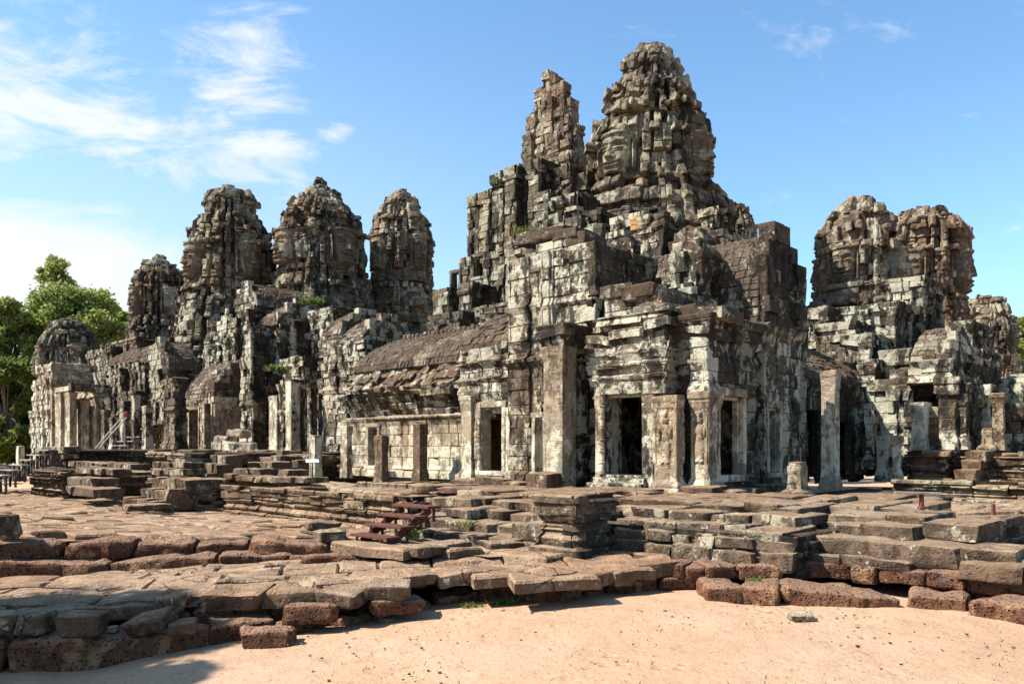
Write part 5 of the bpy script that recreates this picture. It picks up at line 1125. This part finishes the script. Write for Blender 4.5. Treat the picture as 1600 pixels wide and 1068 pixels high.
block(505, 852, 1.5, .22, .3, .11, 'cracked block on the court left of the maroon stairs', ang=.5, dy=.4)
block(500, 828, 1.5, .3, .2, .07, 'thin broken slab resting behind the cracked block', ang=.4, dy=.3)
block(660, 866, 1.52, .28, .3, .07, 'low slab lying on the court right of the maroon stairs', ang=.75)
block(700, 860, 1.53, .3, .3, .075, 'split slab lying on the court in front of the broken steps', ang=.75)
block(785, 858, 1.54, .34, .2, .07, 'long dark slab leaning on the court left of the bastion', ang=.62, tilt=.05)
block(212, 800, 1.52, .5, .3, .09, 'flat dark slab on the court below the far left landing', ang=.75, dy=.5)
block(-12, 838, 1.25, .35, .3, .16, 'dark block at the left edge of the court', ang=.5)
for i, (px, py, u_) in enumerate(((365, 690, 1.5), (345, 690, 1.7), (352, 680, 2.2), (372, 676, 2.4), (383, 690, 1.6))):
    v_ = v_on(px, u_); c = uv(u_, v_); m_ = MB(); z0_ = Z2 - .04 + (.0, .0, .28, .55, .0)[i]
    stone(m_, (c[0], c[1], z0_ + .15), *ax3(TH + 1.4 + .2 * i, .42, .3, .16, .1 * (i % 2), .05), .05, .04, 8, .12)
    tag(m_.build('fallen_block', M['pale'], origin=(*c, z0_)), ('pale fallen block at the front of the rubble heap by the high pier', 'brown fallen block lying left in the rubble heap by the high pier', 'fallen block perched halfway up the rubble heap by the high pier', 'topmost fallen block of the rubble heap by the high pier', 'fallen block at the right foot of the rubble heap by the high pier')[i], 'stone')
# stone stairs in front of the left terrace bays
def stair(name, label, u0, v_l, v_r, z0, z1, n, run, mat='terrace'):
    r = thing(name, label, 'stairs', (*uv(u0, (v_l + v_r) / 2), z0)); h = (z1 - z0) / n
    for i in range(n):
        m_ = MB(); a, b = uv(u0 + run * i, v_l), uv(u0 + run * i, v_r)
        row(m_, [(*a, z0 + h * (i + 1)), (*b, z0 + h * (i + 1))], h + .06, back=run * 2.4, ln=.5, rnd=.03, rough=.02, n=5, jz=.02, jo=.03); m_.build('step', M[mat], r)
    return r
us = uMx - 1.9
stair('stone_stairs', 'worn stone stair climbing the dark bay of the left terrace', us - 1.2, v_on(166, us - 1.2), v_on(212, us - 1.2), zP0(us, vMx) - .02, .98, 4, .42)
stair('stone_stairs', 'pale stone stair between the two shaded bays of the left terrace', uMx - .9, v_on(238, uMx - .9), v_on(272, uMx - .9), zP0(uMx, vMx), 1.6, 6, .32)
stair('stone_stairs', 'stone stair rising to the ruined chapel, behind the square pillar', -.6, v_on(402, -.4), v_on(440, -.4), .85, 1.6, 4, .4)
ut = u5 - 2.6
stair('stone_stairs', 'stone stair up to the right porch between dark side walls', u5 - 1.5, v_on(1478, u5 - 1.5), v_on(1512, u5 - 1.5), .7, Z2, 5, .36)
# maroon wooden stairs
st_ = thing('wooden_stairs', 'four maroon painted wooden steps with plank treads leading up to the terrace', 'stairs', (*gp(590, 852, 1.5), EYE - 1.5))
tr = [((532, 836), (597, 839), 1.34, (592, 851)), ((566, 822), (619, 826), 1.2, (0, 0)), ((590, 808), (635, 812), 1.07, (0, 0)), ((588, 797), (648, 801), .95, (0, 0))]
b0 = gp(592, 852, 1.5); ang = TH + math.pi / 2
dirL = np.array([-VX[0], -VX[1]]); dU = UX
for i in range(4):
    base = np.array(b0) + dU * (.27 * i) - dirL * .0; zt = EYE - 1.36 + .135 * i * 1.05
    l, r_ = base - dirL * .54, base + dirL * .34
    m_ = MB(); up = np.array([0, 0, 1.])
    c = (l + r_) / 2
    stone(m_, (c[0], c[1], zt), np.array([*dirL, 0]) * .47, np.array([*dU, 0]) * .14, up * .022, .008, .003, 4, 0); tread = m_.build('tread', M['maroon'], st_)
    for q in (l + dirL * .12, r_ - dirL * .12):
        for dd in (-.11, .11):
            m_ = MB(); p = q + dU * dd; bar(m_, (p[0], p[1], max(EYE - 1.52, zt - .24)), (p[0], p[1], zt - .02), .045, .045, .004, up=(0, 1, 0)); m_.build('support', M['maroon'], st_)
for q in (-.44, .24):
    m_ = MB(); p = np.array(b0) + dirL * q; e = p + dU * .82; bar(m_, (*(p + dU * .0), EYE - 1.47), (*e, EYE - .98), .04, .12, .005); m_.build('stringer', M['maroon'], st_)
# grey wooden stairs, far left
def wood_stairs(label, u0, v_l, v_r, z0, z1, n, run, du=1):
    r = thing('wooden_stairs', label, 'stairs', (*uv(u0, (v_l + v_r) / 2), z0))
    for i in range(n):
        z = z0 + (z1 - z0) * (i + 1) / n; m_ = MB(); box(m_, u0 + run * i - .17, u0 + run * i + .17, v_r, v_l, z - .05, z, .008, .003, 3); m_.build('tread', M['grey_wood'], r)
        for q in (v_r + .12, (v_r + v_l) / 2, v_l - .12): m_ = MB(); box(m_, u0 + run * i - .04, u0 + run * i + .04, q - .04, q + .04, z0 - .1 + (z1 - z0) * max(0, i - 2) / n, z - .052, .006, 0, 2); m_.build('support', M['dark_wood'], r)
    return r
uA = -6.2
wood_stairs('long grey wooden stair climbing from the court to the far left porch', uW - 2.9, v_on(76, uW), v_on(97, uW), zP0(uW - 2.9, vW) - .02, Z2, 9, .32)
wood_stairs('short grey wooden stair against the terrace wall, right of the long handrail beams', 1.4, v_on(178, 1.4), v_on(203, 1.4), Z2, Z2 + 1.25, 6, .30)
hr = thing('handrail', 'pale wooden handrail beams slanting up to a red cap, above the far left bay', 'handrail', (*uv(.5, v_on(150, .5)), Z2))
u_ = .5
p0 = (*uv(u_, v_on(149, u_)), zy(700, u_, v_on(149, u_))); p1 = (*uv(u_ + .9, v_on(194, u_ + .9)), zy(647, u_ + .9, v_on(194, u_ + .9)))
for q in (0, .22):
    m_ = MB(); bar(m_, (p0[0] + q * .6, p0[1], p0[2] - .0), (p1[0] + q * .6, p1[1], p1[2] - q * .6), .06, .06, .01); m_.build('rail', M['railwood'], hr)
m_ = MB(); stone(m_, (p1[0] + .08, p1[1], p1[2] + .02), (.10, 0, 0), (0, .08, 0), (0, 0, .11), .03, 0, 4, 0); m_.build('cap', M['red'], hr)
m_ = MB(); bar(m_, (p1[0], p1[1] + .06, Z2), (p1[0], p1[1] + .06, p1[2]), .08, .08, .01, up=(0, 1, 0)); m_.build('post', M['grey_wood'], hr)
# information plaque
sg = thing('information_sign', 'small white information plaque on a low stand in front of a square pillar', 'sign', (*gp(488, 757, .86), EYE - .86))
x, y = gp(488, 757, .86); zt = EYE + (HY - 720) / F * y
m_ = MB(); bar(m_, (x, y, EYE - .87), (x, y + .02, zt - .02), .03, .03, .005, up=(0, 1, 0)); m_.build('stand', M['metal'], sg)
m_ = MB(); stone(m_, (x, y, zt), *ax3(.32, .15, .10, .012, .35, .0), .004, 0, 3, 0); m_.build('plate', M['plaque'], sg)
# red marker posts
for px, yt, yb, h, lb, dz in ((1440, 771, 796, .86, 'short red marker post carrying a thin board, on the right terrace', 1), (1552, 786, 821, 1.22, 'red marker post on a square foot at the far right of the terrace', 0)):
    x, y = gp(px, yb, h); H_ = (yb - yt) / F * y; g_ = thing('marker_post', lb, 'post', (x, y, EYE - h))
    m_ = MB(); stone(m_, (x, y, EYE - h + H_ / 2), (.026, 0, 0), (0, .026, 0), (0, 0, H_ / 2), .008, .002, 3, 0); m_.build('shaft', M['bollard'], g_)
    m_ = MB(); stone(m_, (x, y, EYE - h + .03), (.04, 0, 0), (0, .04, 0), (0, 0, .025), .008, .002, 3, 0); m_.build('foot', M['bollard'], g_)
    if dz: m_ = MB(); stone(m_, (x - .05, y, EYE - h + H_ + .012), *ax3(-.25, .30, .06, .014), .004, .002, 3, 0); m_.build('board', M['grey_wood'], g_)
# ------------------------------------------------------------------ trees
def leaves(mb, c, rx, ry, rz, n, size, shell=.55):
    d = rng.normal(size=(n, 3)); d /= np.linalg.norm(d, axis=1, keepdims=True); r = (shell + (1 - shell) * rng.random(n) ** .6)[:, None]
    p = np.asarray(c) + d * r * np.array([rx, ry, rz]); p += .24 * min(rx, rz) * rng.normal(size=(n, 3))
    a = rng.normal(size=(n, 3)); a /= np.linalg.norm(a, axis=1, keepdims=True); b = np.cross(a, rng.normal(size=(n, 3))); b /= np.linalg.norm(b, axis=1, keepdims=True)
    sz = size * rng.uniform(.6, 1.4, n)[:, None]
    v = np.stack([p - a * sz, p + b * sz * .5, p + a * sz, p - b * sz * .5], 1).reshape(-1, 3)
    mb.add(v, np.arange(n * 4).reshape(-1, 4))
def limb(mb, pts, r0, r1, n=7):
    pts = np.array(pts, float); m_ = len(pts); an = np.linspace(0, 2 * math.pi, n, endpoint=False); V = []
    for i, p in enumerate(pts):
        d = pts[min(i + 1, m_ - 1)] - pts[max(i - 1, 0)]; d /= np.linalg.norm(d); x = np.cross(d, (.3, .9, .1)); x /= np.linalg.norm(x); y = np.cross(d, x); r = r0 + (r1 - r0) * i / (m_ - 1)
        V.append(p + r * (np.cos(an)[:, None] * x + np.sin(an)[:, None] * y))
    q = [[i * n + j, i * n + (j + 1) % n, (i + 1) * n + (j + 1) % n, (i + 1) * n + j] for i in range(m_ - 1) for j in range(n)]
    mb.add(np.concatenate(V), q)
def tree(label, px, Y, ytop, halfpx, mat='leaf', n=24000, size=.22, ybot=690, clumps=40, name='tree', group='trees beyond the temple', loose=1., z0=0., xy=None, seed=0, H=None, Rx=None, low=.36):
    r_ = np.random.default_rng(seed + 900)
    x = (px - CX) / F * Y; H = H or zd(ytop, Y); Rx = Rx or halfpx / F * Y
    t = thing(name, label, 'tree', (x, Y, z0), group)
    tk = MB(); hb = H * .5
    limb(tk, [(x, Y, z0 - .2), (x + .1 * Rx, Y, H * .25), (x - .05 * Rx, Y, hb)], .028 * H, .016 * H)
    cr = MB(); k = n // clumps
    for i in range(clumps):
        an = r_.uniform(0, 2 * math.pi); q = r_.uniform(0, 1) ** .5; zz = r_.uniform(low, 1.0 if loose > 1 else .93) * H; f = math.sqrt(max(.05, 1 - ((zz / H - .55) / .45) ** 2))
        c = np.array([x + Rx * .84 * q * f * math.cos(an), Y + Rx * .7 * q * f * math.sin(an), zz]); s = Rx * r_.uniform(.13, .26)
        leaves(cr, c, s, s, s * .68, k, size, .35 if loose > 1 else .5)
        b = np.array([x, Y, hb * r_.uniform(.6, 1.)]); mid = (b + c) / 2 + np.array([0, 0, .08 * H]); limb(tk, [b, mid, c], .008 * H, .003 * H, 5)
    tk.build('trunk', M['bark'], t); cr.build('crown', M[mat], t)
    return t
tree('bushy bright green tree behind the low dark tower', 120, 70, 438, 95, 'leaf', 52000, .17, clumps=130, seed=1)
tree('leafy tree at the left edge, paler top', 5, 66, 448, 66, 'leaf', 34000, .17, clumps=90, seed=2, low=.25)
tree('tall thin tree with open feathery crown rising above the bushy one', 84, 84, 402, 44, 'leaf', 7000, .16, clumps=26, seed=3, loose=2, low=.74)
tree('dark tree behind the bushy one, reaching towards the broken top tower', 190, 78, 462, 62, 'leaf', 20000, .2, clumps=34, seed=4)
tree('dense dark tree low at the left edge behind the end porch', 10, 58, 560, 72, 'leaf_dark', 36000, .17, clumps=46, seed=5, low=.12)
tree('dark undergrowth tree between the end porch and the left edge', 46, 62, 600, 56, 'leaf_dark', 22000, .18, clumps=36, seed=6, low=.1)
tree('dark tree far left filling the gap below the crowns', -60, 60, 520, 80, 'leaf_dark', 22000, .2, clumps=36, seed=9, low=.1)
tree('green tree cut by the right edge beside the small tower', 1612, 60, 470, 58, 'leaf', 22000, .17, clumps=26, seed=7)
# the tree whose shade falls on the steps at the lower left stands just outside the view
tree('large tree beside the court whose shade falls on the lower left steps', 0, 6.4, 0, 0, 'leaf_dark', 22000, .13, clumps=34, seed=8, H=11, Rx=3.0, group=None).location.x = -13.5
# rubble wall and stones at the far left
m_ = MB()
for i in range(60):
    x_ = R(-40, -26); y_ = R(40, 46); stone(m_, (x_, y_, R(.1, .9)), *ax3(R(0, 3), R(.2, .6), R(.2, .4), R(.15, .35)), .06, .05, 4, .12)
m_.build('rubble', M['stone'])['kind'] = 'stuff'
# ------------------------------------------------------------------ small growth
def tuft(px, py, h, r, n, label, ht=.085, mat='grass', name='grass_tuft', xyz=None):
    x, y, z = xyz if xyz is not None else (*gp(px, py, h), EYE - h)
    m_ = MB(); a = rng.uniform(0, 2 * math.pi, n); q = r * rng.random(n) ** .6; p = np.stack([x + q * np.cos(a), y + q * np.sin(a) * .6, np.full(n, z - .02)], 1)
    d = rng.normal(size=(n, 3)) * .5; d[:, 2] = 1; d /= np.linalg.norm(d, axis=1, keepdims=True); l_ = (ht * rng.uniform(.4, 1.2, n))[:, None]; sd = np.cross(d, rng.normal(size=(n, 3))); sd /= np.linalg.norm(sd, axis=1, keepdims=True); sd *= l_ * .12
    m_.add(np.stack([p - sd, p + sd, p + d * l_ + sd * .3, p + d * l_ - sd * .3], 1).reshape(-1, 3), np.arange(n * 4).reshape(-1, 4))
    o = m_.build(name, M[mat], origin=(x, y, z)); return tag(o, label, 'grass')
tuft(785, 940, 1.93, .2, 130, 'grass tuft on the sand at the end of the laterite footing')
tuft(740, 948, 1.98, .15, 90, 'sparse grass along the low laterite footing')
tuft(205, 1047, 2.36, .3, 120, 'shaded grass at the foot of the bottom left step')
tuft(60, 1058, 2.40, .4, 160, 'shaded grass strip in the bottom left corner', .07)
tuft(575, 925, 1.75, .12, 120, 'grass in the gap between two pale slabs')
tuft(1430, 846, 1.28, .2, 200, 'bright grass patch on the sunlit right steps')
tuft(1280, 943, 1.9, .1, 80, 'little grass at a laterite block on the right')
tuft(725, 820, 1.2, .12, 50, 'leafy weed growing on the broken steps', .11, 'leaf')
tuft(645, 838, 1.38, .12, 110, 'weed in the shade behind the maroon stairs', .15, 'leaf')
tuft(1178, 905, 1.66, .1, 40, 'grass between laterite blocks right of the middle')
for px, py, u_, lb, rr in ((820, 362, 8.4, 'bright fern on the shoulder of the stepped massif', .5), (432, 575, 4.2, 'long grass hanging from the ruined chapel', .4), (488, 470, 5.6, 'green weed at the foot of the broad dark tower', .5)):
    v_ = v_on(px, u_); tuft(0, 0, 0, rr, 260, lb, .28, 'grass', 'fern', (*uv(u_, v_), zy(py, u_, v_) - .1))
# pebbles and dry leaves strewn over the sand
m_ = MB()
for i in range(420):
    x_ = R(-3., 7.5); y_ = R(5.2, 9.6); s_ = R(.004, .016)
    stone(m_, (x_, y_, float(zsand(np.array([x_]), np.array([y_]))[0]) + .004), *ax3(R(0, 3), s_, s_ * .8, s_ * .6), s_ * .4, .002, 2, .2)
m_.build('pebbles', M['terrace'])['kind'] = 'stuff'
m_ = MB(); n = 2600; x_ = rng.uniform(-4, 8, n); y_ = rng.uniform(5, 9.7, n); p = np.stack([x_, y_, zsand(x_, y_) + .022], 1); a = rng.normal(size=(n, 3)); a[:, 2] *= .25; a /= np.linalg.norm(a, axis=1, keepdims=True); b = np.cross(a, rng.normal(size=(n, 3)) * .2 + np.array([0, 0, 1])); s_ = rng.uniform(.006, .022, n)[:, None]
m_.add(np.stack([p - a * s_, p + b * s_ * .35, p + a * s_, p - b * s_ * .35], 1).reshape(-1, 3), np.arange(n * 4).reshape(-1, 4)); m_.build('litter', M['cardboard'])['kind'] = 'stuff'

# sparse dry grass scattered over the sand in loose patches
m_ = MB(); pc = [(R(-1, 7), R(5.6, 9.4), R(.15, .7)) for _ in range(34)]; P_ = []
for x0, y0, r0 in pc: k_ = int(14 * r0 / .3); P_.append(np.stack([rng.normal(x0, r0, k_), rng.normal(y0, r0 * .6, k_)], 1))
P_ = np.concatenate(P_); P_ = P_[P_[:, 1] < 9.6]; n = len(P_); p = np.stack([P_[:, 0], P_[:, 1], zsand(P_[:, 0], P_[:, 1]) + .004], 1)
d = rng.normal(size=(n, 3)) * .8; d[:, 2] = .8; d /= np.linalg.norm(d, axis=1, keepdims=True); l_ = rng.uniform(.015, .045, n)[:, None]; sd = np.cross(d, rng.normal(size=(n, 3))); sd /= np.linalg.norm(sd, axis=1, keepdims=True); sd *= l_ * .16
m_.add(np.stack([p - sd, p + sd, p + d * l_ + sd * .3, p + d * l_ - sd * .3], 1).reshape(-1, 3), np.arange(n * 4).reshape(-1, 4)); m_.build('grass', M['grass'])['kind'] = 'stuff'
